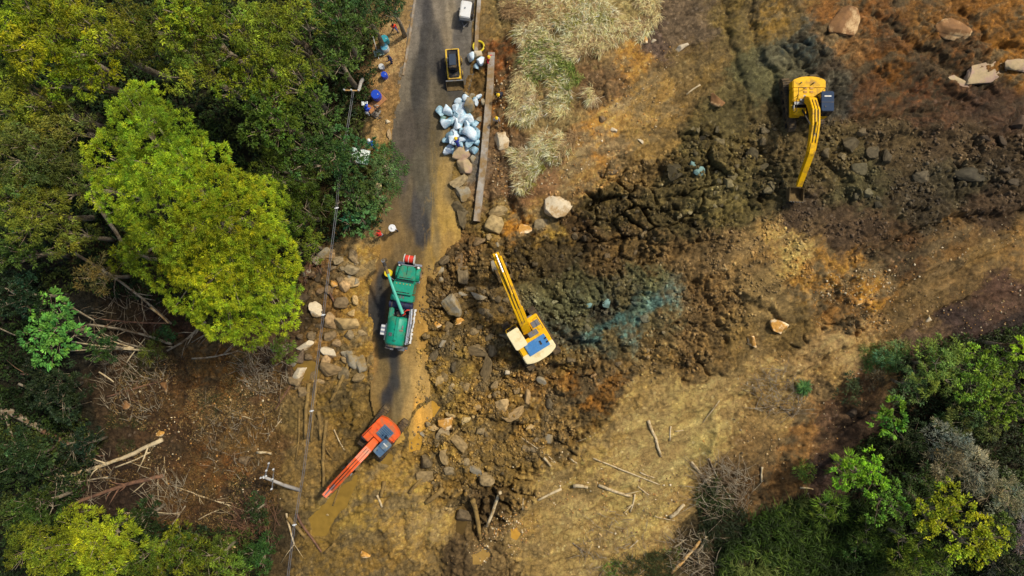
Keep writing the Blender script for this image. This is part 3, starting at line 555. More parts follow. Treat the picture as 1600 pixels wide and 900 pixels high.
ROCKS = [
(722,237,34,24,-5,'pink','broad pinkish boulder lying at the foot of the blue-white rock pile',.8),(724,262,25,27,20,'pink','pale pink boulder, second in the roadside row below the blue-white pile',.9),
(719,282,30,19,22,'tan','flattened brown boulder, third in the roadside row',.9),(722,302,25,25,5,'grey','squarish grey boulder at the lower end of the clean roadside row',.9),
(716,322,24,18,0,'mud','muddy boulder just below the squarish grey one at the road edge',.7),(722,345,22,30,5,'mud','tall mud-plastered block beside the end of the concrete wall',.6),
(777,330,30,18,10,'mud','smooth muddy boulder above its twin near the end of the wall',.8),(774,353,30,27,-15,'mud','large cracked mud boulder right below the smooth one past the wall end',.7),
(750,377,20,15,5,'mud','small square mud block left of the cracked mud boulder',.8),(704,477,40,24,-62,'grey','long pale grey slab lying between green truck and yellow excavator',.8),
(758,577,40,21,72,'mud','oblong muddy slab standing out in the churned mud below the yellow excavator cab',.9),(681,508,18,10,25,'ochre','small ochre stone left of the orange-stained lump below the pale slab',.7),
(716,503,18,13,10,'ochre','orange-stained lump just below the long pale slab',.7),(748,546,32,20,-5,'mud','blocky mud lump above the oblong slab',.6),
(793,522,40,17,-28,'grey','long grey slab tucked against the yellow excavator cab side',.7),(698,661,24,22,0,'ochre','round wet ochre boulder in a dark hollow right of the ochre puddle',1.0),
(703,648,18,9,-10,'mud','thin muddy stone above the round wet ochre boulder',.7),(678,668,16,11,-20,'tan','tan stone left of the round wet ochre boulder',.8),
(761,745,21,20,0,'olive','angular olive boulder alone in the mud with a shadow on its right',1.1),(727,803,24,20,-15,'mud','boulder sitting in the water-filled hole next to the upright log',.9),
(694,711,17,28,10,'mud','upright mud slab in the jumble right of the orange excavator',.7),(715,693,30,17,-40,'mud','slanting mud slab right of the upright one',.7),
(664,716,22,24,0,'mud','rounded mud boulder left of the upright slab',.7),(664,744,24,18,10,'mud','mud boulder at the bottom of the jumble right of the orange excavator',.7),
(690,678,24,18,30,'mud','mud boulder below the round wet ochre one',.6),(787,633,28,24,20,'tan','big crumbly tan lump in the middle of the churned mud',.5),
(802,650,40,15,28,'tan','long crumbly tan lump right below the big crumbly one',.5),(846,596,18,13,-25,'grey','blue-grey stone in the mud below the yellow excavator counterweight',.8),
(794,582,9,8,0,'white','small bright white stone right of the oblong muddy slab',.8),(725,430,22,26,0,'tan','tan boulder left of the raised excavator bucket',.6),
(746,463,26,12,-15,'grey','pale ledge stone below the raised excavator bucket',.6),(690,424,9,17,-35,'grey','thin grey shard at the mud edge beside the truck bonnet',.8),
(689,437,8,14,10,'grey','small grey shard lying below the thin one beside the truck',.8),(718,404,16,24,10,'mud','mud boulder between road edge and excavator boom tip',.6),
(866,316,46,38,-35,'white','large flat cream rock face at the foot of the dry grass slope',.5),(1066,73,20,13,28,'white','bright white wedge stone above the orange soil right of the dry grass',.8),
(1119,158,24,15,-32,'orange','pinkish orange stone alone on the dark slope top centre',.8),(1216,513,31,22,-32,'ochre','large golden boulder with a white face right of centre',.9),
(1175,534,17,17,0,'ochre','smaller golden stone left of the large golden boulder',.9),(1511,275,52,22,-3,'olive','flat grey-olive slab lying in the dark rubble far right',.7),
(1592,193,28,26,0,'olive','olive boulder cut by the right edge of the picture',.8),(1312,40,58,46,50,'orange','great rusty boulder with a pale edge near the top right',.35),
(1488,48,54,30,-10,'orange','brown stained boulder with a white tip at the top right',.5),(1535,118,84,34,12,'pink','very long pale sandstone slab near the top right edge',.35),
(1592,102,44,32,22,'pink','pale sandstone block at the right edge touching the long slab',.4),(1497,128,34,20,-10,'pink','low pale sandstone lump at the left end of the long slab',.4),(1058,266,32,30,0,'dark','round brown lump in the dark clods top centre right',.5),(1082,258,10,12,0,'teal','small teal stone beside the round brown lump',.8),
(1091,268,20,14,20,'teal','larger teal stone under the small teal one',.5),(1003,366,14,15,0,'tan','rounded tan stone amid the dark clods below the slope edge',.8),
(940,187,14,12,20,'dark','dark cube of rock on the orange soil at the grass edge',1.0),(960,203,12,8,-30,'white','white stone just right of the dark cube of rock',.8),
(1003,222,7,15,35,'white','thin white stone on the brown slope right of centre top',.7),(948,473,11,15,-10,'teal','pointed pale teal stone beside the blue-green clay',.9),
(922,476,11,10,0,'teal','small teal stone left of the pointed one',.8),(1326,228,30,24,0,'olive','large rounded olive boulder below the right excavator body',.7),
(1315,244,15,13,0,'tan','small round tan boulder under the large olive one',.8),(1288,240,14,14,0,'olive','round stone right of the right excavator boom',.8),
(1365,237,24,20,15,'olive','olive boulder right of the large rounded one',.7),(1345,262,30,22,-10,'olive','broad boulder in the clods below the olive ones',.5),
(1440,278,26,18,5,'olive','boulder left of the flat grey-olive slab',.5),(1590,286,22,14,0,'olive','small slab at the right edge below the cut boulder',.7),
(1343,472,12,10,0,'ochre','small golden stone in the orange soil, the left one of two',.8),(1359,474,11,8,0,'ochre','small golden stone in the orange soil, the right one of two',.8),
(1451,499,13,8,5,'white','cream stone on the dark bank at the right',.7),(1331,644,18,15,30,'tan','tan stone on the dark earth above the green trees lower right',.9),
(384,718,19,15,-15,'tan','tan stone at the centre of the left clearing below the fan of sticks',.9),(258,605,14,16,0,'orange','round orange stone at the top of the left clearing',.9),
(252,676,18,10,-5,'ochre','flat ochre stone near the tip of the fallen pale log',.7),(197,633,18,15,15,'orange','orange-brown lump left in the clearing',.7),
(493,484,25,21,-35,'white','white-grey boulder beside the bright tree at the river bank',.9),(519,502,21,27,0,'tan','tan boulder in the middle of the bank boulders under the cable',.8),
(544,507,34,27,15,'tan','broad tan boulder nearest the road on the bank',.6),(538,473,27,16,0,'tan','low tan boulder above the broad one on the bank',.7),
(520,443,14,14,0,'ochre','small round ochre boulder under the cable on the bank',.9),(533,437,14,14,20,'mud','mud-covered stone right of the round ochre one on the bank',.7),
(531,407,18,13,15,'tan','tan stone near the top of the bank boulders',.8),(518,398,18,16,0,'mud','muddy stone by the topmost part of the bank',.7),
(498,428,14,24,-25,'dark','dark leaning stone beside the broken planks on the bank',.7),(514,550,29,22,-12,'white','whitish smooth boulder at the centre of the bank',.9),
(479,539,30,14,12,'white','flat white stone left of the whitish smooth boulder',.8),(470,581,26,18,40,'white','angular white boulder at the lower left end of the bank',.9),
(517,579,34,22,-15,'mud','large brown mud boulder at the lower end of the bank',.6),(502,595,15,8,-10,'tan','pale flat stone under the cable below the brown boulder',.8),
(520,525,22,17,-10,'mud','rounded muddy boulder right above the whitish smooth one',.7),(487,523,16,15,0,'tan','small tan boulder left of the cable mid bank',.7),
(483,556,14,11,0,'mud','half drowned stone beside the murky pool',.7),(476,612,16,17,0,'dark','round brown stone beside the paired logs',.8),
(566,520,14,10,0,'mud','low mud stone between the bank boulders and the road',.5),(500,456,16,14,0,'dark','dark stone among the broken planks',.8),
(608,211,9,18,5,'tan','tan stone on the verge left of the road',.5),(606,190,8,7,0,'white','pale pebble on the verge beside the path',.7),
(785,222,22,26,15,'white','cream rough boulder behind the wall beside the dark trench',.6),(1008,62,8,12,0,'ochre','small cream and ochre stone right of the dry grass top',.8),
(1021,64,8,6,0,'white','small squarish white stone above the orange soil',.8),(820,358,22,20,0,'ochre','yellow stained lump at the foot of the cream rock face',.5),
(846,352,22,18,0,'tan','pale yellowish lump below the cream rock face',.5),(512,804,6,6,0,'tan','tiny tan stone in the mud left of the brown puddle',.8),
(569,866,18,9,-10,'ochre','golden wet stone in the muddy track bottom centre left',.8),(958,268,14,9,0,'dark','dark stone on the slope edge under the dry grass',.6)]
for q in ROCKS: rock(*q[:7], hgt=q[7], sub=4 if max(q[2], q[3]) > 14 else 3)
# the blue-white pile by the wall
PILE = [(717,160,13,12,'blue'),(729,157,13,12,'blue'),(742,160,12,12,'blue'),(713,170,14,12,'blue'),(735,170,20,20,'grey'),(748,152,8,8,'blue'),(722,176,22,16,'blue'),(714,181,13,12,'bluegrey'),(689,176,15,13,'bluegrey'),(701,175,14,15,'blue'),
(711,187,12,10,'blue'),(722,190,16,14,'blue'),(735,187,20,14,'blue'),(704,190,14,12,'bluegrey'),(697,195,17,15,'blue'),(716,198,18,12,'blue'),(731,197,13,10,'blue'),(744,196,10,10,'bluegrey'),(735,210,19,24,'blue'),(722,208,12,14,'bluegrey'),
(710,206,12,10,'blue'),(703,213,13,12,'bluegrey'),(714,214,11,12,'blue'),(707,222,14,16,'blue'),(698,220,11,12,'bluegrey'),(722,220,12,12,'blue'),(734,223,16,12,'bluegrey'),(745,210,9,18,'bluegrey'),(745,224,9,14,'bluegrey'),(702,235,17,13,'blue'),
(711,240,12,10,'bluegrey'),(740,237,12,14,'bluegrey'),(738,250,10,10,'grey'),(728,149,8,7,'grey'),(737,150,9,7,'grey'),(750,188,7,8,'grey'),(691,188,10,9,'teal'),(737,90,11,12,'blue'),(747,86,11,10,'white'),(749,96,12,12,'blue'),(745,105,9,8,'bluegrey'),
(756,160,8,8,'grey'),(726,203,9,8,'grey'),(719,228,9,9,'bluegrey'),(728,232,9,9,'blue'),(738,202,9,8,'blue')]
ORDN = ['first', 'second', 'third', 'fourth', 'fifth', 'sixth', 'seventh', 'eighth', 'ninth', 'tenth', 'eleventh', 'twelfth']
for i, (x, y, l, w, ty) in enumerate(PILE):
    lab = {(689,176):'blue-grey rock lying apart on the asphalt, leftmost of the pile',(701,175):'cream and blue rock beside the leftmost one on the asphalt',(735,210):'biggest blue-white block on the right of the pile against the wall',
           (735,170):'rough greyish block at the upper right of the blue-white pile',(702,235):'blue-white rock at the lower left corner of the pile',(737,90):'blue-white rock left of two others beside the yellow hose coil',
           (747,86):'white rock directly below the yellow hose coil',(749,96):'blue-white rock lowest right of the three near the hose coil'}.get((x, y), 'blue-white broken rock heaped in the pile between skid steer and wall')
    row = sorted([q for q in PILE if int((q[1] - 148) / 13) == int((y - 148) / 13)], key=lambda q: q[0]); rn = int((y - 148) / 13)
    if lab.startswith('blue-white broken') and y > 146: lab = '%s rock, %s from left in %s row of the blue-white pile' % ({'blue': 'blue-white', 'bluegrey': 'blue-grey', 'grey': 'greyish', 'teal': 'teal'}[ty], ORDN[row.index((x, y, l, w, ty))], ORDN[rn])
    inpile = 705 < x < 746 and 165 < y < 232
    rock(x, y, l * 1.15, w * 1.15, random.uniform(0, 180), ty, lab, 'blue-white rocks beside the wall', .95, .12, 3, lift=.25 * inpile)
# lumps of rock churned through the debris
MARKS = [('the oblong muddy slab',758,577),('the long pale grey slab',704,477),('the round wet ochre boulder',698,661),('the angular olive boulder',761,745),('the big crumbly lump',787,633),('the raised excavator bucket',775,430),('the yellow excavator cab',800,505),('the orange excavator cab',594,704),
('the thick upright log',745,812),('the wall end',745,346),('the cream rock face',866,316),('the pointed teal stone',948,473),('the round brown lump',1058,266),('the large golden boulder',1216,513),('the blue-green clay',1000,500),('the flat grey-olive slab',1511,275),('the large rounded olive boulder',1326,228),
('the right excavator bucket',1249,309),('the right excavator cab',1273,172),('the whitish smooth boulder',514,550),('the broad tan boulder',544,507),('the round ochre bank boulder',520,443),('the cut olive boulder',1592,193),('the yellow counterweight',846,550),('the ochre stained soil',1365,460)]
ORD = ['nearest', 'second nearest', 'third nearest', 'fourth nearest', 'fifth nearest', 'sixth nearest', 'seventh nearest', 'eighth nearest', 'ninth nearest', 'tenth nearest', 'eleventh nearest', 'twelfth nearest']
def relabel(objs, word):
    B = {}
    for o, x, y, w in objs:
        m = min(MARKS, key=lambda q: (q[1] - x) ** 2 + (q[2] - y) ** 2); dx, dy = x - m[1], y - m[2]
        sec = 'right of' if dx > abs(dy) else 'left of' if -dx > abs(dy) else 'above' if dy < 0 else 'below'; B.setdefault((m[0], sec), []).append((math.hypot(dx, dy), o, w))
    for (mk, sec), L in B.items():
        for i, (_, o, w) in enumerate(sorted(L, key=lambda q: q[0])): o['label'] = '%s %s, %s %s %s' % (w, word, ORD[min(i, 11)], sec, mk)
def debris(n, regions, group, label, smin, smax, tys, sub=3):
    k = 0; made = []
    while k < n:
        poly = random.choice(regions); xs = [p[0] for p in poly]; ys = [p[1] for p in poly]
        x, y = random.uniform(min(xs), max(xs)), random.uniform(min(ys), max(ys))
        if not bool(inpoly(np.array(x), np.array(y), poly)): continue
        if any(abs(x - q[0]) < q[2] * .6 and abs(y - q[1]) < q[3] * .6 for q in ROCKS): continue
        s = smin + (smax - smin) * random.random() ** 2.2
        ty = random.choice(tys)
        o = rock(x, y, s * random.uniform(.9, 1.7), s, random.uniform(0, 180), ty, label, group, random.uniform(.5, .9), random.uniform(.25, .42), sub, seed=random.randrange(99999)); k += 1
        made.append((o, x, y, ('small' if s < 9 else 'large') + {'mud': ' mud-coated', 'tan': ' pale tan', 'olive': ' olive', 'grey': ' grey', 'dark': ' dark brown'}[ty]))
    relabel(made, label)
debris(70, [[(672,400),(770,360),(800,440),(780,560),(860,600),(860,700),(760,760),(660,760),(640,700),(680,640),(660,500)]], 'mud-coated rocks in the debris', 'debris lump', 6, 16, ['mud', 'mud', 'mud', 'tan', 'olive', 'grey'])
debris(44, [[(1260,210),(1590,200),(1590,300),(1450,320),(1300,330),(1270,300)], [(1080,200),(1210,190),(1220,300),(1090,330)]], 'dark rocks in the upper rubble', 'rubble lump', 5, 16, ['olive', 'olive', 'dark', 'mud'])
debris(40, [[(860,330),(1060,280),(1120,340),(1000,420),(1060,540),(900,600),(860,480),(830,420)]], 'clods around the teal clay', 'clod', 5, 13, ['mud', 'olive', 'mud', 'tan', 'dark'])
debris(44, [[(480,390),(556,400),(566,590),(450,610),(470,520)]], 'stones on the river bank', 'bank stone', 8, 20, ['tan', 'tan', 'mud', 'grey'])
# gravel: nobody could count it
def gravel(name, polys, n, smin, smax, cols):
    vs0, f0 = ico(1); V = []; F = []; Cc = []; k = 0
    P = []
    while len(P) < n:
        poly = polys[rng.integers(len(polys))]; a = np.array(poly); x = rng.uniform(a[:, 0].min(), a[:, 0].max(), 400); y = rng.uniform(a[:, 1].min(), a[:, 1].max(), 400)
        m = inpoly(x, y, poly) & (vnoise(x * .05, y * .05, 71) > .42); P += list(zip(x[m], y[m]))
    P = np.array(P[:n]); X, Y, Zz = at_np(P[:, 0], P[:, 1])
    s = smin + (smax - smin) * rng.random(n) ** 3; cl = (np.array([srgb2lin(c) for c in cols])[rng.integers(len(cols), size=n)] if cols else soil_at(X, Y) * 1.15) * rng.uniform(.6, 1.4, n)[:, None]
    sh = rng.uniform(.6, 1.4, (n, 1, 3)); jit = 1 + rng.uniform(-.25, .25, (n, len(vs0), 1))
    V = vs0[None] * jit * sh * s[:, None, None] + np.stack([X, Y, Zz + s * .2], -1)[:, None]
    F = (f0[None] + (np.arange(n) * len(vs0))[:, None, None]).reshape(-1, 3)
    m, nn, b, L = newmat('gravel_' + name); a = nn.nodes.new('ShaderNodeVertexColor'); a.layer_name = 'Col'; L(a.outputs[0], b.inputs['Base Color']); b.inputs['Roughness'].default_value = .85
    o = npmesh('gravel', V.reshape(-1, 3), F, m, color=np.repeat(cl, len(vs0), 0)); tag(o, kind='stuff'); return o
gravel('slope', [[(930,80),(1060,60),(1060,180),(930,280),(830,300),(900,200)],[(1130,540),(1420,520),(1300,740),(1180,800),(1090,700),(1150,610)],[(1250,420),(1400,420),(1400,520),(1280,520)],[(1380,400),(1599,330),(1599,520),(1420,530)],[(200,570),(440,560),(440,780),(230,780)],[(800,700),(1060,720),(1060,850),(690,880),(800,790)],[(740,820),(800,790),(830,840),(740,890)],[(770,80),(800,100),(800,320),(770,320)]],
       5500, .02, .10, [(206,188,150),(180,150,100),(160,132,80),(140,104,60),(186,134,66),(110,90,60)])
gravel('clods', [[(860,300),(1200,180),(1599,190),(1599,320),(1250,440),(1100,580),(900,620),(860,520),(830,400)],[(660,400),(830,380),(860,560),(900,680),(700,800),(640,700)]], 15000, .03, .15, None)

# ------------------------------------------------------------------ logs, fallen trunks and sticks
WM = {'pale': mat('bleached_wood', (214, 192, 148), .85, 0, .2, 5, .5, dirt=(150, 122, 76), dirt_amt=.3), 'grey': mat('grey_bark', (166, 152, 124), .9, 0, .3, 4, .6, dirt=(104, 84, 58), dirt_amt=.45),
      'mud': mat('muddy_log', (152, 122, 62), .85, 0, .3, 4, .6, dirt=(104, 82, 40), dirt_amt=.45), 'red': mat('reddish_bark', (134, 96, 68), .9, 0, .3, 4, .6, dirt=(86, 60, 44), dirt_amt=.4), 'gold': mat('split_golden_wood', (200, 152, 84), .8, 0, .25, 5, .4, dirt=(226, 196, 140), dirt_amt=.3)}
def log(x0, y0, x1, y1, r, ty, label, bend=.04, twigs=0, z0=None, z1=None, group=None, name=None, taper=.75):
    A = at(x0, y0); B = at(x1, y1)
    if z0 is not None: A = at(x0, y0, A.z + z0)
    if z1 is not None: B = at(x1, y1, B.z + z1)
    n = max(4, int((B - A).length / .7)); d_ = (B - A); perp = Vector((-d_.y, d_.x, 0)) * random.uniform(-1, 1) * bend
    P = []; Rr = []
    for i in range(n + 1):
        t = i / n; p = A.lerp(B, t) + perp * math.sin(t * math.pi) + Vector((random.uniform(-1, 1), random.uniform(-1, 1), 0)) * r * .22
        if z0 is None and z1 is None:
            p.z = .55 * (float(hz(p.x, p.y)) + r * .55) + .45 * (A.z * (1 - t) + B.z * t + r * .9)
            p.z = max(p.z, float(hz(p.x, p.y)) + r * .3)
        else: p.z += r * .5
        P.append(p); Rr.append(r * (1 - (1 - taper) * t) * random.uniform(.93, 1.07))
    b = MB(); b.tube([p - A for p in P], Rr, 9 if r > .09 else 5)
    for _ in range(twigs):
        i = random.randrange(1, n + 1); p = P[i]; L_ = random.uniform(.5, 2.0) * (1 + r * 2); a = math.atan2(d_.y, d_.x) + random.choice((-1, 1)) * random.uniform(.35, .9)
        q = p + Vector((math.cos(a) * L_, math.sin(a) * L_, random.uniform(-.05, .5))); mid = p.lerp(q, .5) + Vector((random.uniform(-.1, .1), random.uniform(-.1, .1), .12))
        b.tube([p - A, mid - A, q - A], [Rr[i] * .5, Rr[i] * .35, Rr[i] * .12], 5)
    o = b.build(name or ('log' if r > .1 else 'stick'), WM[ty], smooth=True, loc=A)
    tag(o, label, 'log' if r > .1 else 'stick', group); return o
LOGS = [
(-22,628,70,672,.36,'grey','thick grey fallen trunk entering from the left edge of the clearing',2),(66,670,150,719,.27,'red','reddish rotten trunk continuing below the thick grey one',2),
(255,686,78,748,.2,'pale','pale straight fallen log with its cut end in the left clearing',6),(256,743,88,800,.2,'red','red-brown fallen log below the pale straight one',5),
(190,802,281,803,.06,'pale','thin white stick lying level under the red-brown log',0),(138,300,203,395,.19,'grey','bare grey trunk coming out under the bright tree',1),
(118,396,268,506,.13,'grey','long slim leaning trunk below the bright tree',4),(235,480,264,505,.1,'gold','short golden broken branch under the bright tree',0),
(242,548,111,548,.09,'pale','lowest pale pole of the fallen bundle left of the clearing',1),(209,544,113,534,.09,'pale','pale pole second from the bottom in the fallen bundle',1),
(209,543,124,514,.08,'pale','pale pole slanting in the middle of the fallen bundle',2),(240,547,155,518,.08,'grey','grey pole slanting above the middle of the fallen bundle',2),
(269,538,138,507,.13,'grey','thick grey-green trunk topmost of the slanting fallen bundle',5),(260,505,155,498,.08,'red','thin reddish trunk above the fallen bundle',3),
(9,450,47,473,.06,'pale','thin pale stick in the dark thicket at the left edge',0),(-4,511,25,524,.08,'grey','grey stick at the left edge beside the leafy shrub',0),
(115,587,33,584,.1,'red','brown fallen stem under the leafy shrub at the left',4),(322,503,262,548,.12,'grey','forked grey branch at the top of the clearing',5),
(155,581,178,597,.08,'pale','short pale stick above the clearing',0),(100,473,147,500,.08,'grey','grey branch sticking out above the leafy shrub',3),(198,567,227,529,.05,'pale','thin stick crossing the pale poles',0),
(345,512,300,535,.07,'grey','short grey branch below the bright tree',3),(20,690,60,712,.1,'grey','grey branch in the dark thicket lower left',3),(-5,688,52,716,.09,'grey','dim grey stem at the lower left edge',1),
(257,712,263,760,.05,'pale','white stem of the broken fan in the left clearing, the long one',3),(247,730,248,780,.05,'pale','white stem of the broken fan, the left one',1),(232,748,205,772,.06,'pale','short pale stick left of the broken fan',0),
(268,758,388,800,.06,'pale','long thin pale stick running right from the broken fan',4),(300,770,372,787,.05,'pale','thin pale stick just above the long one',2),(403,706,425,708,.14,'pale','short stubby pale log left of the fallen pole',0),
(310,812,345,795,.06,'pale','small bent stick near the lower left bushes',2),(345,840,380,862,.1,'gold','split golden branch beside the lower left bushes',2),(370,575,400,600,.06,'grey','grey stick at the right of the clearing',3),(385,560,410,590,.06,'grey','grey twiggy stick beside the clearing edge',4),
(484,598,478,684,.2,'mud','muddy log under the cable, the left one of a pair',0),(495,596,487,690,.15,'mud','muddy log under the cable, the right one of a pair',0),(498,643,501,686,.18,'mud','short muddy log right of the pair under the cable',0),
(510,656,506,760,.17,'mud','long upright muddy log between cable and orange excavator',1),(522,671,539,704,.08,'pale','pale stick right of the long upright muddy log',0),(531,602,516,628,.15,'mud','muddy log slanting above the long upright one',0),
(553,548,523,612,.2,'mud','large slanting log half sunk in the mud left of the road',1),(515,456,527,480,.12,'red','brown broken plank among the bank boulders',0),(491,398,483,424,.12,'red','broken plank, upper one beside the bright tree',0),
(477,416,477,446,.09,'red','upright brown broken plank beside the bright tree',0),(474,430,490,427,.09,'red','short crosswise broken plank beside the bright tree',0),(565,462,545,475,.1,'mud','small log above the broad tan boulder',0),
(448,802,460,850,.1,'pale','pale stick under the cable at the bottom',2),(450,808,479,840,.2,'mud','short thick muddy log beside the cable at the bottom',0),(464,803,503,862,.12,'red','long dark wet log slanting left of the brown puddle',0),
(524,848,507,864,.14,'mud','stubby muddy log at the foot of the long dark wet one',0),(601,752,595,776,.2,'tan' if False else 'mud','stubby log standing right of the brown puddle',0),(589,773,597,792,.12,'pale','pale stick just under the stubby log',0),
(739,780,751,845,.24,'mud','thick log upright in the dark hole bottom centre',0),(782,764,761,823,.17,'pale','slimmer pale log leaning right of the thick upright one',0),(693,761,666,785,.26,'mud','fat muddy log slanting left of the dark hole',0),
(640,770,664,742,.16,'mud','muddy log in the jumble left of the fat one',0),(715,672,690,692,.14,'mud','dark muddy log in the jumble below the round ochre boulder',0),
(1013,657,1033,713,.15,'pale','straight pale log upright on the smooth mud, the longest thick one',0),(1048,666,1046,688,.09,'pale','short pale stick right of the straight pale log',0),(927,716,1031,757,.075,'pale','longest thin pale stick lying across the smooth mud',0),
(935,758,986,775,.15,'pale','pale log lying under the longest thin stick',1),(896,759,918,761,.18,'pale','short stubby pale log left of the other pale logs',0),(877,763,840,781,.12,'pale','pale tapered log left of the stubby one',0),
(992,772,984,800,.09,'pale','forked pale stick at the right end of the pale log',2),(1046,808,1068,788,.18,'pale','pale split log nearest the dark brush pile',0),(1022,806,1054,813,.05,'pale','thin stick left of the pale split log',0),
(815,684,868,723,.06,'pale','thin pale stick at the edge of the churned mud',1),(849,715,861,729,.12,'pale','small bright log under the thin stick at the mud edge',0),(889,715,902,724,.09,'pale','tiny pale log left of the longest thin stick',0),
(818,778,817,797,.06,'pale','small upright stick on the mud bottom centre',0),(983,856,997,844,.06,'pale','small slanting stick near the bottom edge',0),(895,848,916,863,.08,'grey','grey stick near the bottom edge',0),
(1124,626,1098,660,.05,'pale','thin curved stick on the smooth mud below the dark line',0),(1055,674,1068,672,.05,'pale','small level stick right of the short pale one',0),(1000,738,1022,746,.08,'pale','half buried stick right of the longest thin one',1),(997,760,1014,773,.07,'pale','forked twig right of the pale log',2),
(1053,855,1078,836,.08,'pale','pale stick above the curved golden branch',0),(1048,894,1094,844,.16,'gold','curved golden split branch at the bottom edge',0),(1103,838,1086,868,.12,'pale','white twisted branch beside the golden one',1),
(1080,721,1113,766,.13,'pale','pale trunk at the top of the dark brush pile',2),(1107,716,1150,788,.09,'grey','long curved grey branch over the dark brush pile',4),(1103,785,1126,763,.07,'pale','pale cross stick on the dark brush pile',0),(1105,784,1112,830,.06,'grey','hanging grey stem in the dark brush pile',1),
(1190,730,1189,752,.1,'pale','short upright pale log on the brown slope',0),(1094,133,1072,148,.08,'pale','pale stick on the top centre slope',0),(876,132,859,149,.07,'red','brown stick in the dry grass',0),(850,157,820,170,.07,'pale','pale stick in the dry grass lower part',0),
(1219,634,1236,650,.08,'grey','grey branch on the slope right of the smooth mud',2),(1115,840,1190,838,.07,'grey','long grey stem at the bottom of the brush pile',3),(1068,864,1100,885,.09,'grey','grey stick under the twisted white branch',2),(1080,898,1108,880,.08,'grey','grey stick at the very bottom beside the golden branch',1),
(1395,697,1430,686,.06,'pale','pale twig poking from the trees lower right',1),(1250,762,1270,764,.08,'pale','small pale stick by the long green grass',0),(1262,770,1275,800,.06,'grey','thin grey stem in the long green grass',1),(900,690,930,676,.04,'pale','fine twig on the mud right of the churned edge',0),(1180,640,1190,618,.04,'grey','fine grey twig on the slope',2),
(300,560,372,548,.09,'grey','grey trunk lying level at the top edge of the left clearing',5),(168,620,248,596,.1,'red','brown fallen stem across the top left of the clearing',5),(60,770,170,745,.1,'grey','dim grey trunk left under the pale straight log',4),(30,600,110,640,.12,'grey','dim grey trunk above the thick grey one',3),
(180,730,236,706,.08,'pale','pale branch alongside the pale straight log',4),(290,790,262,830,.08,'grey','grey branch at the lower end of the left clearing',3),(430,640,455,600,.08,'red','brown branch between clearing and bank',3),(415,690,440,655,.06,'pale','thin pale branch at the right side of the clearing',3),
(330,700,372,718,.06,'grey','grey twiggy branch in the middle of the clearing',4),(300,650,330,625,.05,'grey','small grey branch in the upper middle of the clearing',3),(560,560,540,590,.11,'mud','muddy log right of the large slanting one',0),(468,640,462,720,.1,'mud','long thin muddy log left of the paired ones',1),
(350,640,395,655,.05,'pale','small pale stick in the ochre part of the clearing',1),(548,720,520,790,.1,'mud','muddy pole half sunk beside the brown puddle',0)]
for q in LOGS:
    raise_ = .9 if (q[0] < 330 and q[1] < 620) else 0
    log(*q[:7], twigs=q[7], z0=raise_ * 1.5 if raise_ else None, z1=raise_ if raise_ else None)
# heaps of broken brush
def brush(px, py, rpx, n, L0, ty, label, up=.5, name='brush_pile'):
    c = at(px, py); b = MB(); s = CAM_H / FPX
    for _ in range(n):
        a = random.uniform(0, 2 * math.pi); rr = rpx * s * math.sqrt(random.random()); x = c.x + rr * math.cos(a); y = c.y + rr * math.sin(a); z = float(hz(x, y)) + random.uniform(.02, up)
        a2 = random.gauss(2.2, .9); l = L0 * random.uniform(.4, 1.3); dz = random.uniform(-.1, .15)
        p = Vector((x, y, z)); q = p + Vector((math.cos(a2) * l, math.sin(a2) * l, dz)); m_ = p.lerp(q, .5) + Vector((random.uniform(-.2, .2), random.uniform(-.2, .2), .1)) * l * .4
        r = random.uniform(.012, .035); b.tube([p - c, m_ - c, q - c], [r, r * .8, r * .4], 4, cap=False)
    return tag(b.build(name, WM[ty], smooth=True, loc=c), label, 'brush')
for a in [(1130,765,45,260,1.8,'grey','dark brush pile of broken stems at the lower right mud edge'),(1080,865,40,140,1.3,'grey','heap of broken twigs at the bottom beside the golden branch'),(1215,615,38,160,1.4,'grey','grey strip of flattened twigs along the slope right of centre'),
          (210,600,60,220,1.4,'grey','tangle of dry twigs at the top of the left clearing'),(262,775,35,120,1.5,'grey','tangle of twigs around the broken white fan'),(400,820,45,240,1.5,'red','brown tangle of twigs left of the cable at the bottom'),(420,580,40,200,1.3,'grey','grey tangle of twigs above the left clearing beside the bank'),
          (130,740,60,140,1.8,'grey','dim tangle of branches around the pale fallen log'),(200,520,70,130,1.8,'grey','tangle of branches among the fallen pale poles'),(485,420,26,60,.9,'red','broken twigs between the bank boulders'),(370,690,60,110,.9,'grey','scatter of dry twigs in the left clearing'),
          (960,860,60,120,1.0,'grey','thin twig litter along the bottom edge'),(560,690,50,70,.9,'mud','muddy twigs left of the orange excavator')]:
    brush(*a)

# ------------------------------------------------------------------ foliage
LEAFM = {}
def leafmat(name):
    if name in LEAFM: return LEAFM[name]
    m = bpy.data.materials.new(name); m.use_nodes = True; n = m.node_tree; n.nodes.clear(); L = n.links.new
    a = n.nodes.new('ShaderNodeVertexColor'); a.layer_name = 'Col'
    d1 = n.nodes.new('ShaderNodeBsdfPrincipled'); d1.inputs['Roughness'].default_value = .55; d1.inputs['Specular IOR Level'].default_value = .18
    t = n.nodes.new('ShaderNodeBsdfTranslucent'); mx = n.nodes.new('ShaderNodeMixShader'); mx.inputs[0].default_value = .28; o = n.nodes.new('ShaderNodeOutputMaterial')
    L(a.outputs[0], d1.inputs['Base Color']); L(a.outputs[0], t.inputs[0]); L(d1.outputs[0], mx.inputs[1]); L(t.outputs[0], mx.inputs[2]); L(mx.outputs[0], o.inputs[0])
    LEAFM[name] = m; return m
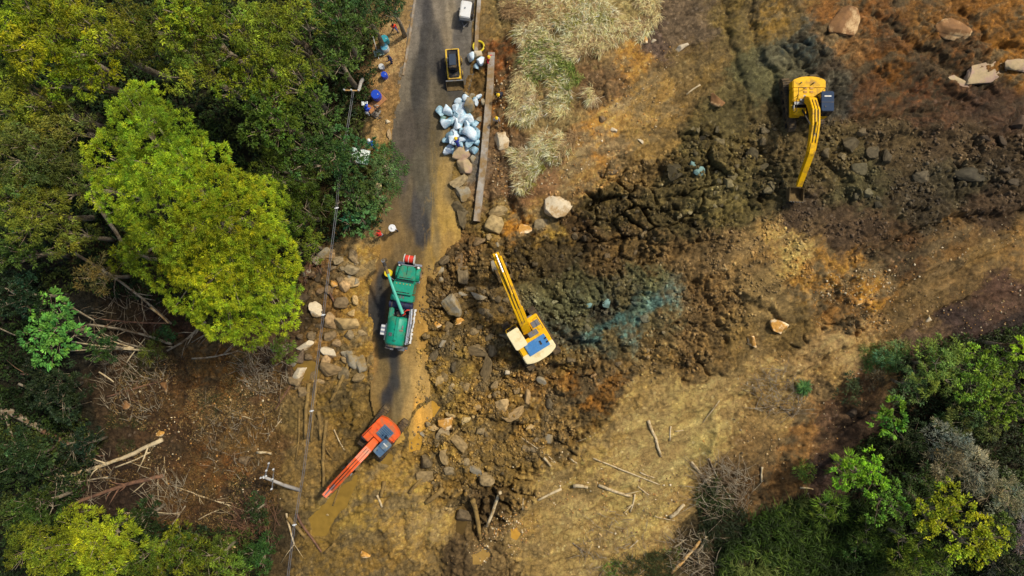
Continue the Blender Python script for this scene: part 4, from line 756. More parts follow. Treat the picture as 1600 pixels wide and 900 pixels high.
def leaf_quads(C, D, L, W, col_, droop=.0, flat=.5):
    """C base points, D unit directions, L/W arrays, -> V, F, colours. Each leaf is one bent quad pair (6 verts)"""
    n = len(C); up = rng.normal(size=(n, 3)) * flat + np.array([0, 0, 1.0]); S = np.cross(D, up); S /= np.linalg.norm(S, axis=1)[:, None] + 1e-9
    mid = C + D * (L * .5)[:, None]; tip = C + D * L[:, None]; tip[:, 2] -= droop * L
    w = S * (W * .5)[:, None]
    V = np.stack([C - w * .35, C + w * .35, mid + w, tip + w * .12, tip - w * .12, mid - w], 1).reshape(-1, 3)
    b = (np.arange(n) * 6)[:, None]; F = np.concatenate([b + np.array([[0, 1, 2, 5]]), b + np.array([[5, 2, 3, 4]])], 0)
    return V, F, np.repeat(col_, 6, 0)
def clumps_on(lobes, dens, inner=.25):
    """points on the upper shells of the lobes. lobes: (x,y,z,rx,ry,rz)"""
    P = []; N = []; T = []
    for (x, y, z, a, b, c) in lobes:
        k = max(6, int(dens * math.pi * a * b)); v = rng.normal(size=(k * 2, 3)); v /= np.linalg.norm(v, axis=1)[:, None]; v = v[v[:, 2] > -.35][:k]
        r = 1 - inner * rng.random(len(v)) ** 1.5
        bump = 1 + .18 * np.sin(v[:, 0] * 7 + x) * np.cos(v[:, 1] * 6 + y)
        P.append(v * r[:, None] * bump[:, None] * np.array([a, b, c]) + np.array([x, y, z])); N.append(v); T.append(np.tile(np.array([[rng.normal(0, .13), rng.normal(0, .10)]]), (len(v), 1)))
    return np.concatenate(P), np.concatenate(N), np.concatenate(T)
KINDS = {  # leaves per clump, clump radius, leaf length, width, droop, flatness, outward bias, clumps per m2
    'feather': (20, .26, .22, .045, .25, .9, .5, 9.0), 'gum': (15, .36, .27, .078, .55, .9, .35, 5.0), 'broad': (12, .32, .23, .13, .2, .5, .45, 5.0),
    'big': (9, .34, .36, .17, .25, .35, .7, 3.4), 'dry': (18, .45, .34, .05, .1, 1.2, .4, 3.4), 'bamboo': (16, .5, .55, .055, .35, .8, .7, 3.0)}
def tree(px, py, rpx, ztop, kind, rgb, label, cat='tree', group=None, name='tree', lobes=None, nl=None, thin=1.0, trunk=True, base=None, dens=1.0, hue=.10):
    g0 = at(px, py, ztop * .85); gz = float(hz(g0.x, g0.y)); s = (CAM_H - ztop) / FPX
    root = empty(name, (g0.x, g0.y, gz)); tag(root, label, cat, group)
    Lb = []
    if lobes:
        for (lx, ly, lr, lz) in lobes:
            q = at(lx, ly, lz); rr = lr * (CAM_H - lz) / FPX; Lb.append((q.x, q.y, lz - rr * .5, rr * random.uniform(.95, 1.12), rr * random.uniform(.95, 1.12), rr * .7))
    else:
        Rm = rpx * s; nl = nl or max(5, int(Rm * 2.6))
        for i in range(nl):
            a = 2.4 * i + random.random() * .8; rr = Rm * .72 * math.sqrt((i + .4) / nl); lr = Rm * random.uniform(.30, .48)
            zz = ztop - lr * .6 - (rr / Rm) ** 2 * Rm * .55 - random.random() * Rm * .25
            Lb.append((g0.x + rr * math.cos(a), g0.y + rr * math.sin(a), zz, lr, lr * random.uniform(.8, 1.2), lr * .75))
    npc, cr, ll, lw, dr, fl, ob, dn = KINDS[kind]
    P, N, LT = clumps_on(Lb, dn * dens * 1.7)
    keep = vnoise(P[:, 0] * 1.1 + 9, P[:, 1] * 1.1, 7) + .35 * rng.random(len(P)) > .34 * (2 - thin); P = P[keep]; N = N[keep]; LT = LT[keep]
    npc = int(npc * 1.35); k = len(P) * npc; ci = np.repeat(np.arange(len(P)), npc)
    off = rng.normal(size=(k, 3)); off /= np.linalg.norm(off, axis=1)[:, None]; off[:, 2] *= .7
    C = P[ci] + off * (cr * rng.random(k) ** .6)[:, None] * .6
    D = off * (1 - ob) + N[ci] * ob + rng.normal(size=(k, 3)) * .25; D /= np.linalg.norm(D, axis=1)[:, None]
    base_c = srgb2lin(rgb) * (1.15 if kind != 'feather' else .86) * np.array([1.06, .98, 1.0]); t = rng.random(len(P)); br = np.exp(rng.normal(0, .24, len(P))); pn = .62 + .76 * vnoise(P[:, 0] * .45, P[:, 1] * .45, 17)
    hs = rng.normal(0, hue, len(P)) + LT[:, 1]; br = br * np.exp(LT[:, 0]); cc = base_c[None] * (br * pn)[:, None] * np.stack([1 + hs, 1 + hs * .1, 1 - hs], 1)
    lc = cc[ci] * np.exp(rng.normal(0, .22, k))[:, None]
    V, F, Cc = leaf_quads(C, D, ll * .84 * rng.uniform(.6, 1.3, k), lw * .84 * rng.uniform(.7, 1.3, k), np.clip(lc, .002, .9), dr, fl)
    npmesh('crown', V - np.array([g0.x, g0.y, gz]), F, leafmat('leaves'), root, color=Cc)
    if trunk:
        b = MB(); o = Vector((g0.x, g0.y, gz)); H = ztop - gz; r0 = .05 + .022 * H
        top = Vector((random.uniform(-.4, .4), random.uniform(-.4, .4), H * .62)); mid = top * .5 + Vector((random.uniform(-.3, .3), random.uniform(-.3, .3), 0))
        b.tube([(0, 0, -.3), mid, top], [r0, r0 * .8, r0 * .6], 8)
        lims = MB()
        for (x, y, z, a, bb, c) in Lb:
            e = Vector((x, y, z + c * .35)) - o; st = top * random.uniform(.55, 1.0); m1 = st.lerp(e, .5) + Vector((0, 0, -.15 * H * .2))
            b.tube([st, m1, e], [r0 * .42, r0 * .28, r0 * .10], 5)
            for _ in range(4):
                v = Vector((random.gauss(0, 1), random.gauss(0, 1), random.uniform(.2, 1.0))).normalized(); e2 = Vector((x, y, z)) - o + Vector((v.x * a * .95, v.y * bb * .95, v.z * c))
                b.tube([m1.lerp(e, .6), m1.lerp(e, .6).lerp(e2, .55) + Vector((0, 0, -.05)), e2], [r0 * .2, r0 * .12, .012], 4, cap=False)
        b.build('trunk', WM['grey'], root, smooth=True)
    return root
GW = 'trees of the wood left of the road'
tree(300, 330, 160, 15, 'feather', (150, 174, 34), 'great bright yellow-green feathery tree standing out from the dark wood', name='bright_tree', dens=1.15, hue=.12, thin=1.25,
     lobes=[(205,190,58,14.5),(165,245,45,13.2),(240,235,70,16),(180,300,50,12.8),(290,270,60,16),(250,320,78,16),(330,320,66,16),(225,390,45,12.2),(300,385,66,14.6),(370,350,62,14.6),(410,400,50,12.6),(350,430,62,13.6),(290,450,50,12.2),(410,450,48,11.8),(340,490,44,11.2),(385,505,38,10.6),(215,155,30,13.2),(430,490,34,10.2),(410,310,34,12.6)])
TR = [  # px, py, r, top z, kind, rgb, label
(45,50,82,14,'gum',(126,140,22),'yellow-olive tree filling the top left corner'),(135,45,70,15,'gum',(118,130,24),'yellow-olive tree right of the one in the top left corner'),
(120,110,62,13,'broad',(120,134,22),'olive leafy tree above the great bright tree and to its left'),(35,150,70,12,'gum',(108,120,30),'dull olive tree at the left edge below the corner tree'),
(225,45,64,12,'gum',(92,100,24),'dark olive tree with bare twigs at the top, left of centre of the wood'),(300,30,62,15,'broad',(112,128,26),'leafy tree at the top edge with pale leaf tips'),
(300,95,62,14,'gum',(116,128,34),'open grey-green tree with hanging leaves above the great bright tree'),(375,60,66,15,'gum',(104,122,30),'green tree at the top edge over the middle of the wood'),
(385,130,56,13,'broad',(112,130,28),'leafy green tree just right of the grey-green hanging one'),(450,50,62,13,'gum',(96,112,28),'tree with radiating bare twigs near the top right of the wood'),
(455,120,56,12,'gum',(100,112,26),'olive tree with a bare forked stem left of the roadside trees'),(520,35,58,11,'broad',(66,92,36),'dark green broadleaf tree at the top beside the road'),
(572,22,44,9,'gum',(70,94,42),'dark green tree overhanging the top of the dirt path'),(612,8,34,8,'gum',(66,98,48),'blue-green bush leaning over the road edge at the very top'),
(520,90,48,10,'broad',(68,92,38),'dark green tree beside the bare utility pole'),(420,185,60,12,'broad',(62,84,22),'deep green tree right of the great bright tree'),
(480,170,50,10,'broad',(68,90,32),'deep green tree below the olive forked one'),(490,240,54,10,'broad',(58,84,34),'dark shaded tree left of the fallen tin sheet'),
(440,265,54,10,'gum',(58,76,18),'dark green tree touching the right of the great bright tree'),(535,235,46,7,'broad',(62,96,46),'glossy dark green tree left of the white tin roof sheet'),
(468,330,52,8,'gum',(66,86,20),'mossy green tree between the great bright tree and the cable'),(600,262,32,5,'gum',(92,116,60),'thin grey-green shrub spilling over the road edge'),
(545,300,42,6,'broad',(70,100,48),'green tree just right of the cable at its upper end'),(585,305,34,5,'gum',(78,106,52),'roadside shrub left of the wet asphalt'),
(560,345,34,4.5,'big',(76,116,62),'lowest roadside shrub beside the man in red'),(480,385,30,5,'gum',(104,122,32),'small bright shrub above the broken planks'),
(50,235,74,12,'gum',(96,104,40),'dull mottled tree at the left edge level with the bright tree top'),(110,190,50,11,'gum',(96,104,40),'dull tree squeezed between corner trees and the bright tree'),
(35,320,66,11,'gum',(104,118,36),'olive tree at the left edge, middle of the picture'),(105,285,54,10,'gum',(94,108,40),'grey-green tree left of the bare grey trunk'),
(100,365,46,8,'gum',(106,118,40),'olive tree over the long slim leaning trunk'),(150,430,36,6,'dry',(128,118,62),'half dead brownish tree under the bright tree'),
(20,395,46,8,'broad',(66,90,32),'dark tree at the left edge below the olive ones'),(195,400,28,7,'feather',(140,160,28),'small yellow-green offshoot left under the bright tree'),
(78,518,58,5,'big',(84,134,52),'rounded leafy green shrub with large leaf rosettes at the left'),(25,465,50,5,'broad',(34,52,26),'very dark tree in the left thicket'),
(160,545,30,3,'broad',(56,82,34),'low dark shrub among the fallen poles'),(75,610,60,3.5,'broad',(34,48,26),'very dark shrub above the thick fallen trunk'),
(20,720,50,4,'broad',(38,56,26),'dark shrub at the left edge under the thick trunk'),(120,700,40,3,'broad',(32,46,24),'dim shrub between the two fallen trunks'),
(135,855,78,9,'gum',(128,144,26),'yellow-green tree at the bottom left'),(50,870,56,8,'gum',(104,118,26),'olive tree in the bottom left corner'),(215,880,44,7,'gum',(96,112,26),'olive tree at the bottom, second from the left corner'),
(270,865,48,6,'gum',(108,124,26),'green tree at the bottom beside the left clearing'),(335,875,44,5,'gum',(84,104,28),'low green tree at the bottom left of the cable'),(45,800,46,5,'broad',(58,78,26),'dark green tree above the bottom left corner tree'),
(215,815,40,4,'broad',(46,62,24),'dark shrub under the red-brown fallen log'),(405,870,36,3,'gum',(50,80,30),'dark green bush at the bottom beside the cable'),(400,800,26,2.5,'gum',(48,70,28),'small dark bush below the fallen pole'),
(262,520,20,2,'broad',(58,92,44),'small fern bush at the top of the clearing'),(238,548,24,1.5,'bamboo',(96,108,36),'grassy tuft at the end of the pale poles'),(440,545,26,3,'gum',(96,116,36),'low green bush at the foot of the bright tree')]
for (x, y, r, zt, k, c, lab) in TR:
    small = zt < 4.6
    tree(x, y, r, zt + (-1.6 if x < 400 and zt > 5 else 0), k, c, lab, 'shrub' if small else 'tree', GW if x < 640 and y < 400 else None, 'shrub' if small else 'tree', trunk=zt > 2.4, nl=None if r > 35 else 5, thin=.95 if zt > 5 else 1.0)
TR2 = [(1435,750,34,4,'gum',(60,80,34),'dull green shrub wedged between fresh green tree and grey bush'),(1450,880,44,4.6,'gum',(84,104,32),'olive shrub at the bottom edge below the yellow-green trees'),(1555,835,34,4.2,'broad',(74,92,34),'dull green shrub right of the yellow-green trees'),(1350,845,36,2.6,'gum',(70,96,32),'low green shrub in the long grass at the bottom'),
(1545,590,66,5.5,'broad',(112,142,40),'leafy green tree near the right edge, uppermost of the lower right thicket'),(1590,540,26,6,'big',(140,172,32),'bright green leaf cluster at the right edge'),
(1470,575,54,5,'gum',(100,124,50),'grey-green tree left of the leafy one at the right'),(1425,600,38,4,'gum',(96,126,70),'bluish green shrub at the top left of the lower right thicket'),
(1590,640,50,5,'big',(92,122,32),'green tree at the right edge below the leafy one'),(1530,655,44,4,'gum',(86,100,46),'dull green shrub above the grey bush'),
(1390,655,34,4,'big',(96,136,34),'small bright green tree at the left tip of the thicket'),(1420,690,36,3,'gum',(56,70,32),'dark shrub left of the grey bush'),
(1350,740,46,6.5,'broad',(108,154,32),'bright fresh green tree in the lower right thicket'),(1385,785,40,5.5,'broad',(84,122,36),'green tree below the bright fresh one'),
(1500,725,60,4.5,'dry',(140,140,110),'large grey half-dead bush'),(1565,770,48,4,'dry',(134,136,102),'grey half-dead bush right of the large one'),(1595,835,34,4,'dry',(126,118,112),'mauve grey bush at the right edge near the corner'),
(1465,795,50,7,'broad',(132,146,28),'yellow-green tree at the lower right'),(1510,845,56,7,'broad',(132,146,24),'yellow-green tree with golden leaf tips at the bottom right'),(1420,850,40,5,'gum',(92,116,28),'olive tree left of the yellow-green ones'),
(1300,790,34,3,'bamboo',(104,134,40),'arching green cane clump left of the bright tree'),(1320,730,22,2.5,'bamboo',(112,150,36),'small bright cane clump at the thicket tip'),(1260,735,18,1.6,'gum',(88,110,40),'tiny green plant on the brown slope'),
(1390,560,28,1.6,'gum',(86,122,76),'low bluish shrub at the top of the slope strip'),(1330,610,26,1.4,'gum',(78,90,52),'low dusky shrub on the slope strip'),(1365,590,18,1.4,'dry',(96,84,56),'brown dead shrub on the slope strip'),
(1490,650,34,3,'gum',(72,92,40),'dark green shrub between green trees and grey bush'),(1560,880,40,3,'broad',(36,44,28),'dark shrub in the bottom right corner'),(1255,605,5,.5,'bamboo',(80,118,60),'tiny bright green plant in the twig strip')]
for (x, y, r, zt, k, c, lab) in TR2:
    g = float(hz(*at(x, y)[:2])); small = zt < 4.6
    tree(x, y, r, g + zt, k, c, lab, 'shrub' if small else 'tree', 'thicket at the lower right' if x > 1330 else None, 'shrub' if small else 'tree', trunk=zt > 2.4, nl=None if r > 30 else 5, dens=1.1)

# ground cover: leaves, cane grass and straw nobody could count
def scatter_px(polys, n, seedthr=.0):
    P = []
    ar = np.array([abs(sum(p[i][0] * p[(i + 1) % len(p)][1] - p[(i + 1) % len(p)][0] * p[i][1] for i in range(len(p)))) for p in polys]); ar = ar / ar.sum()
    tot = 0
    while tot < n:
        p = polys[rng.choice(len(polys), p=ar)]; a = np.array(p); x = rng.uniform(a[:, 0].min(), a[:, 0].max(), 500); y = rng.uniform(a[:, 1].min(), a[:, 1].max(), 500)
        m = inpoly(x, y, p) & (vnoise(x * .04, y * .04, 3) >= seedthr); P.append(np.stack([x[m], y[m]], 1)); tot += m.sum()
    return np.concatenate(P)[:n]
def cover(name, label_kind, polys, n, per, L, W, rgbs, ang=None, spread=.5, up=.35, lift=.0, thr=0., h=.3, droop=.4):
    P = scatter_px(polys, n, thr); X, Y, Zz = at_np(P[:, 0], P[:, 1]); ci = np.repeat(np.arange(n), per); k = len(ci)
    ta = (rng.uniform(0, 6.283, n) if ang is None else rng.normal(0, .9, n) + R(ang) + 2.2 * (vnoise(X * .35, Y * .35, 5) - .5))
    a = ta[ci] + rng.normal(0, spread, k); e = rng.uniform(.05, up, k); D = np.stack([np.cos(a) * (1 - e), np.sin(a) * (1 - e), e], 1); D /= np.linalg.norm(D, axis=1)[:, None]
    C = np.stack([X[ci] + rng.normal(0, .12, k), Y[ci] + rng.normal(0, .12, k), Zz[ci] + lift + rng.random(k) * h], 1)
    cols = np.array([srgb2lin(c) for c in rgbs]); sel = np.clip((vnoise(X * .28, Y * .28, 44) * 1.6 - .3 + rng.normal(0, .12, n)) * len(cols), 0, len(cols) - 1).astype(int)
    cc = cols[sel][ci] * np.exp(rng.normal(0, .25, k))[:, None]
    V, F, Cc = leaf_quads(C, D, L * rng.uniform(.5, 1.4, k), W * rng.uniform(.7, 1.3, k), np.clip(cc, 0, .9), droop, .8)
    return tag(npmesh(name, V, F, leafmat('leaves'), color=Cc), kind='stuff')
WOOD = [[(-60,-40),(640,-40),(600,60),(575,170),(560,230),(600,240),(620,270),(590,360),(540,370),(480,400),(450,500),(330,510),(230,470),(110,450),(70,480),(60,590),(-60,600)],[(-60,600),(110,600),(160,700),(120,800),(420,830),(430,940),(-60,940)]]
cover('undergrowth', '', WOOD, 13000, 9, .30, .13, [(34,48,20),(46,64,26),(60,78,30),(40,56,30),(74,84,34)], None, 1.5, .8, .05, 0, .8, .3)
THK = [[(1400,560),(1460,530),(1640,500),(1640,940),(1330,940),(1330,700),(1400,650)]]
cover('undergrowth', '', THK, 4500, 9, .28, .11, [(36,48,22),(54,72,28),(70,84,36),(52,60,34)], None, 1.5, .8, .05, 0, .7, .3)
cover('leaf_litter', '', [[(200,560),(440,540),(440,760),(420,830),(240,820),(140,730)]], 5000, 5, .22, .05, [(120,92,50),(92,70,42),(70,52,34),(150,122,74),(64,66,34)], None, 1.5, .4, .0, .25, .12, .2)
cover('cane_grass', '', [[(1120,860),(1180,800),(1260,775),(1330,780),(1400,830),(1440,910),(1440,940),(1120,940)],], 2000, 11, .95, .06, [(44,58,22),(66,88,28),(52,66,26),(92,112,40),(60,80,30),(112,122,56)], -25, .6, .7, .0, .22, .7, .5)
cover('cane_grass', '', [[(1085,770),(1115,745),(1150,790),(1190,810),(1150,870),(1095,850)]], 230, 9, .8, .05, [(40,50,24),(60,72,34),(80,92,44),(50,60,30)], -60, .7, .6, .0, 0, .3, .4)
cover('cane_grass', '', [[(1085,870),(1150,850),(1150,900),(1130,930)],[(940,880),(1060,850),(1060,940),(940,940)]], 260, 8, .6, .05, [(90,140,34),(84,112,40),(64,70,36)], 60, .7, .6, .0, 0, .3, .4)
STRAW = [[(806,52),(822,28),(860,8),(905,0),(1022,-20),(1030,30),(1000,66),(985,48),(962,66),(945,76),(928,100),(912,122),(930,140),(932,178),(905,178),(908,205),(880,245),(850,262),(820,300),(806,292),(802,250),(796,190),(800,150),(808,110)],[(785,-20),(905,-20),(880,12),(830,26),(790,22)]]
cover('dry_grass', '', STRAW, 4300, 15, .75, .036, [(170,140,96),(236,216,150),(206,176,126),(250,240,184),(150,146,64),(250,236,184),(200,176,136),(244,228,160),(160,130,86),(230,208,150)], -125, .5, .6, .0, .40, .18, .4)
cover('green_grass', '', [[(812,90),(832,62),(870,66),(884,100),(905,96),(912,122),(890,140),(850,120),(830,130)],[(868,152),(892,150),(896,166),(870,170)],[(848,215),(866,215),(862,236),(846,236)]], 380, 12, .5, .05, [(86,108,40),(112,130,52),(150,156,80),(90,122,40)], -125, .6, .7, .05, .2, .3, .4)
cover('weeds', '', [[(770,0),(800,0),(802,60),(770,80)],[(745,300),(800,250),(806,330),(770,330)],[(590,225),(615,225),(640,260),(625,300),(600,330),(585,330)],[(560,180),(600,190),(600,240),(565,240)],[(1340,540),(1420,530),(1420,580),(1350,580)]], 700, 7, .34, .04, [(120,112,60),(150,140,84),(90,110,46),(84,120,60)], None, 1.5, .6, .0, .1, .15, .3)

# ------------------------------------------------------------------ machines
BLK = mat('black_steel', (34, 34, 36), .5, .3, .3, 5, .1, dirt=(110, 90, 56), dirt_amt=.25); GLASS = mat('dark_glass', (24, 32, 44), .12, 0, .2, 2, 0, spec=.6)
RUB = mat('dusty_rubber', (46, 42, 38), .8, 0, .3, 6, .2, dirt=(120, 98, 58), dirt_amt=.5); CHR = mat('bright_metal', (196, 198, 200), .3, .7, .2, 6, .1); TRK = mat('mud_caked_track', (120, 98, 60), .85, .1, .3, 5, .6, dirt=(70, 58, 42), dirt_amt=.5)
MUDDY = mat('mud_caked_steel', (128, 104, 60), .85, .1, .3, 5, .7, dirt=(92, 74, 42), dirt_amt=.5)
YEL = mat('yellow_paint', (250, 192, 6), .6, 0, .14, 3, .05, dirt=(170, 128, 40), dirt_amt=.28); YELP = mat('faded_yellow_paint', (250, 204, 66), .5, 0, .16, 3, .05, dirt=(186, 148, 76), dirt_amt=.3)
CREAM = mat('cream_paint', (246, 230, 176), .5, 0, .08, 3, .05, dirt=(206, 180, 120), dirt_amt=.2); ORG = mat('orange_paint', (246, 100, 32), .45, 0, .16, 3, .05, dirt=(176, 104, 62), dirt_amt=.3)
SLT = mat('slate_blue_panel', (84, 112, 138), .7, .1, .15, 4, .1, dirt=(120, 128, 126), dirt_amt=.3); BLU = mat('blue_panel', (58, 128, 188), .5, 0, .15, 4, .1, dirt=(96, 134, 160), dirt_amt=.25); NAV = mat('navy_roof', (20, 48, 78), .6, .1, .15, 4, .05)
GRN = mat('green_paint', (0, 150, 118), .5, 0, .2, 2.5, .05, dirt=(70, 122, 88), dirt_amt=.3); WHT = mat('white_paint', (232, 230, 222), .5, 0, .06, 4, .05, dirt=(190, 182, 160), dirt_amt=.25)
REDP = mat('red_plastic', (226, 62, 40), .5, 0, .12, 5, .05); NVY = mat('navy_hose', (26, 32, 66), .5, 0, .3, 6, .2); GRY = mat('grey_steel', (120, 122, 124), .5, .4, .2, 5, .1, dirt=(120, 104, 72), dirt_amt=.3)
def rrect(x0, x1, y0, y1, r, rr=None, n=4):
    """rounded rectangle outline; rr = (front-right, front-left, rear-left, rear-right) radii"""
    rr = rr or (r,) * 4; out = []
    for (cx, cy, a0, q) in ((x1 - rr[0], y1 - rr[0], 0, rr[0]), (x0 + rr[1], y1 - rr[1], 90, rr[1]), (x0 + rr[2], y0 + rr[2], 180, rr[2]), (x1 - rr[3], y0 + rr[3], 270, rr[3])):
        for i in range(n + 1): a = R(a0 + 90 * i / n); out.append((cx + q * math.cos(a), cy + q * math.sin(a)))
    return out
def arm_poly(pts, w):
    """outline in (y,z) of a plate following pts with half widths w"""
    up = []; dn = []
    for i, (y, z) in enumerate(pts):
        a = pts[max(i - 1, 0)]; b = pts[min(i + 1, len(pts) - 1)]; d_ = math.hypot(b[0] - a[0], b[1] - a[1]); nx, ny = -(b[1] - a[1]) / d_, (b[0] - a[0]) / d_
        up.append((y + nx * w[i], z + ny * w[i])); dn.append((y - nx * w[i], z - ny * w[i]))
    return dn + up[::-1]
def excavator(px, py, head, label, cols, W, rear, front, boom, stick, bucket, trackrot=0, style='mid', arm_yaw=0, armx=0, sink=.15, scl=1.0, aw=.34):
    """local frame: +Y ahead of the operator, cab on the left. boom = list of (y,z), stick = (y,z) end, bucket = (y,z,angle)"""
    p = at(px, py); z0 = float(np.mean([hz(p.x + a, p.y + b) for a in (-1, 0, 1) for b in (-1, 0, 1)])); p = at(px, py, z0)
    root = empty('excavator', (p.x, p.y, z0 - sink), R(head)); tag(root, label, 'excavator'); root.scale = (scl,) * 3
    body, trim, roofm, hoodm, armm = cols; hw = W / 2
    for sx in (-1, 1):
        b = MB(); out = []
        for i in range(13): a = R(-90 - 180 * i / 12); out.append((-1.55 + .42 * math.cos(a), .44 + .42 * math.sin(a)))
        for i in range(13): a = R(90 - 180 * i / 12); out.append((1.55 + .42 * math.cos(a), .44 + .42 * math.sin(a)))
        b.prism(out, 'x', -.26, .26)
        for i in range(22): y = -1.75 + i * 3.5 / 21; b.box((0, y, .88), (.58, .06, .07)); b.box((0, y, .03), (.58, .06, .06))
        t = b.build('track', TRK, root); t.scale = (1.15, 1.12, 1); t.location = Matrix.Rotation(R(trackrot), 3, 'Z') @ Vector((sx * (hw - .16), 0, 0)); t.rotation_euler[2] = R(trackrot)
        w = MB()
        for i in range(6): w.cyl((sx * .0 - .3, -1.5 + i * .6, .40), (.3, -1.5 + i * .6, .40), .2, 10)
        w.build('roller', BLK, t)
    b = MB(); b.box((0, 0, .55), (W - .9, 1.7, .35)); b.cyl((0, 0, .6), (0, 0, 1.0), .75, 18); b.build('undercarriage', MUDDY, root)
    # upper structure: deck, counterweight, side boxes, engine hood
    b = MB(); b.prism(rrect(-hw, hw, rear + .7, front, .12), 'z', 1.0, 1.18); b.build('deck', BLK, root)
    b = MB(); cw = []
    n = 10
    for i in range(n + 1): t = i / n * 2 - 1; cw.append((t * hw, rear + .32 * abs(t) ** 2.6))
    cw += [(hw, rear + .95), (-hw, rear + .95)]
    b.prism(cw, 'z', 1.12, 1.95); b.build('counterweight', body if style != 'mid' else CREAM, root, bevel=.06)
    if style == 'mid':
        b = MB(); low = [(x * 1.0, y - .05) for x, y in cw[:n + 1]] + [(hw, rear + .75), (-hw, rear + .75)]; b.prism(low, 'z', 1.02, 1.30)
        b.build('bumper', BLK, root, bevel=.03)
        b = MB()
        for i in range(7): b.box((-.75 + i * .25, rear - .055 + .02 * abs(i - 3), 1.2), (.16, .015, .1))
        b.build('lettering', WHT, root)
    # right side: tool boxes and tank in a row; left: cab
    pit0, pit1 = -.42 + armx, .42 + armx
    b = MB(); b.box(((hw + pit1) / 2, (front + rear + 1.0) / 2 + .12, 1.48 if style != 'right' else 1.3), (hw - pit1, front - rear - 1.15, .72 if style != 'right' else .36)); b.build('side_box', body, root, bevel=.05)
    b = MB(); b.box((0, rear + 1.45, 1.5), (W - .04, 1.1, .84)); b.build('engine_hood', body, root, bevel=.05)
    b = MB()
    if style == 'mid':
        b.box((.12, rear + 1.18, 1.98), (1.85, 1.0, .12)); 
        h = b.build('hood_panel', hoodm, root, bevel=.03); q = MB(); q.box((.45, rear + 1.2, 2.05), (.16, .34, .03)); q.box((.95, rear + 1.0, 2.05), (.2, .13, .03)); q.box((.95, rear + 1.32, 2.05), (.2, .13, .03)); q.build('vent', BLK, h)
        b = MB(); b.box((hw - .48, front - .62, 1.88), (.62, .5, .08)); b.box((.35, rear + 2.12, 1.96), (.8, .42, .08)); b.box((hw - .62, front - .05, 1.5), (.5, .4, .5)); b.build('grip_plate', GRY, root)
    elif style == 'orange':
        b.box((-.1, rear + 1.05, 1.98), (1.15, 1.15, .1)); h = b.build('hood_panel', hoodm, root, bevel=.03)
        q = MB()
        for i in range(6): q.box((-.1, rear + .62 + i * .17, 2.035), (.95, .03, .02))
        q.box((-.35, rear + 1.2, 2.05), (.14, .3, .04)); q.box((-.1, rear + 1.3, 2.05), (.1, .2, .04)); q.build('vent', NAV, h)
        b = MB(); b.box((hw - .55, rear + 1.7, 1.86), (.42, .36, .03)); b.build('grip_plate', GRY, root); b = MB(); b.cyl((hw - .62, rear + 1.3, 1.85), (hw - .62, rear + 1.3, 1.98), .08, 10); b.build('filler_cap', REDP, root)
        b = MB(); b.box((hw - .3, front + .05, 1.25), (.5, .45, .4)); b.build('step', GRY, root)
    else:
        b = MB()
        for x in (-.18, .32):
            for y in (0, .3): b.box((x, rear + .95 + y, 1.96), (.26, .17, .03))
        b.build('vent', mat('amber_grille', (196, 140, 16), .6), root)
        b = MB(); b.box((hw - .55, front - .95, 1.9), (.85, .22, .06)); b.box((hw - .15, front - .6, 1.7), (.08, .5, .3)); b.cyl((hw - .85, front - 1.3, 1.8), (hw - .85, front - 1.3, 2.0), .3, 12); b.build('grip_plate', GRY, root)
        b = MB(); b.box((.25, front - 1.05, 1.45), (1.7, .75, .3)); b.cyl((.9, front - 1.25, 1.55), (.9, front - .75, 1.75), .14, 8); b.tube([(-.2, front - .8, 1.6), (.3, front - 1.2, 1.9), (.7, front - .9, 1.7), (1.1, front - 1.2, 1.7)], .06, 6); b.build('hose_bay', BLK, root)
        b = MB(); b.box((hw - .62, front - 1.45, 1.95), (.5, .4, .14)); b.box((hw - .6, front - .3, 1.7), (1.0, .6, .34)); b.build('tool_cover', body, root, bevel=.04)
        b = MB(); b.cyl((-.25, rear + .6, 1.95), (-.25, rear + .6, 2.25), .05, 8); b.cyl((.7, rear + .55, 1.95), (.7, rear + .55, 2.15), .05, 8); b.build('exhaust', BLK, root)
    b = MB(); xs = hw - .12
    b.tube([(xs, front - .2, 1.8), (xs, front - .2, 2.35), (xs, front - 1.2, 2.35), (xs, front - 1.2, 1.8)], .025, 5); b.tube([(-hw + .1, rear + 1.0, 1.9), (-hw + .1, rear + 1.0, 2.2), (-hw + .1, rear + 1.9, 2.2), (-hw + .1, rear + 1.9, 1.9)], .025, 5)
    if style == 'right': b.tube([(hw - .9, rear + 1.0, 1.95), (hw - .9, rear + 1.0, 2.3), (hw - .3, rear + 1.0, 2.3), (hw - .3, rear + 1.6, 2.3), (hw - .3, rear + 1.6, 1.95)], .025, 5)
    b.build('handrail', BLK, root)
    # cab
    cx0, cx1 = -hw - (.05 if style != 'right' else .16), -.42 + armx * 0 - (.02 if style != 'right' else .10); cy1 = front + .15; cy0 = cy1 - 1.75; cxm = (cx0 + cx1) / 2; cwid = cx1 - cx0
    b = MB(); b.box((cxm, (cy0 + cy1) / 2, 1.55), (cwid, cy1 - cy0, .9)); cb = b.build('cab', body, root, bevel=.05)
    b = MB(); b.prism([(cy0 + .03, 2.0), (cy1 - .02, 2.0), (cy1 - .22, 2.86), (cy0 + .03, 2.86)], 'x', cx0 + .03, cx1 - .03); b.build('window', GLASS, cb)
    b = MB()
    for (x, y) in ((cx0 + .04, cy0 + .05), (cx1 - .04, cy0 + .05)): b.box((x, y, 2.42), (.08, .08, .9))
    for x in (cx0 + .04, cx1 - .04): b.tube([(x, cy1 - .03, 1.98), (x, cy1 - .24, 2.88)], .045, 6); b.box((x, (cy0 + cy1) / 2 - .1, 2.42), (.05, .07, .9))
    b.build('cab_frame', body if style == 'mid' else BLK, cb)
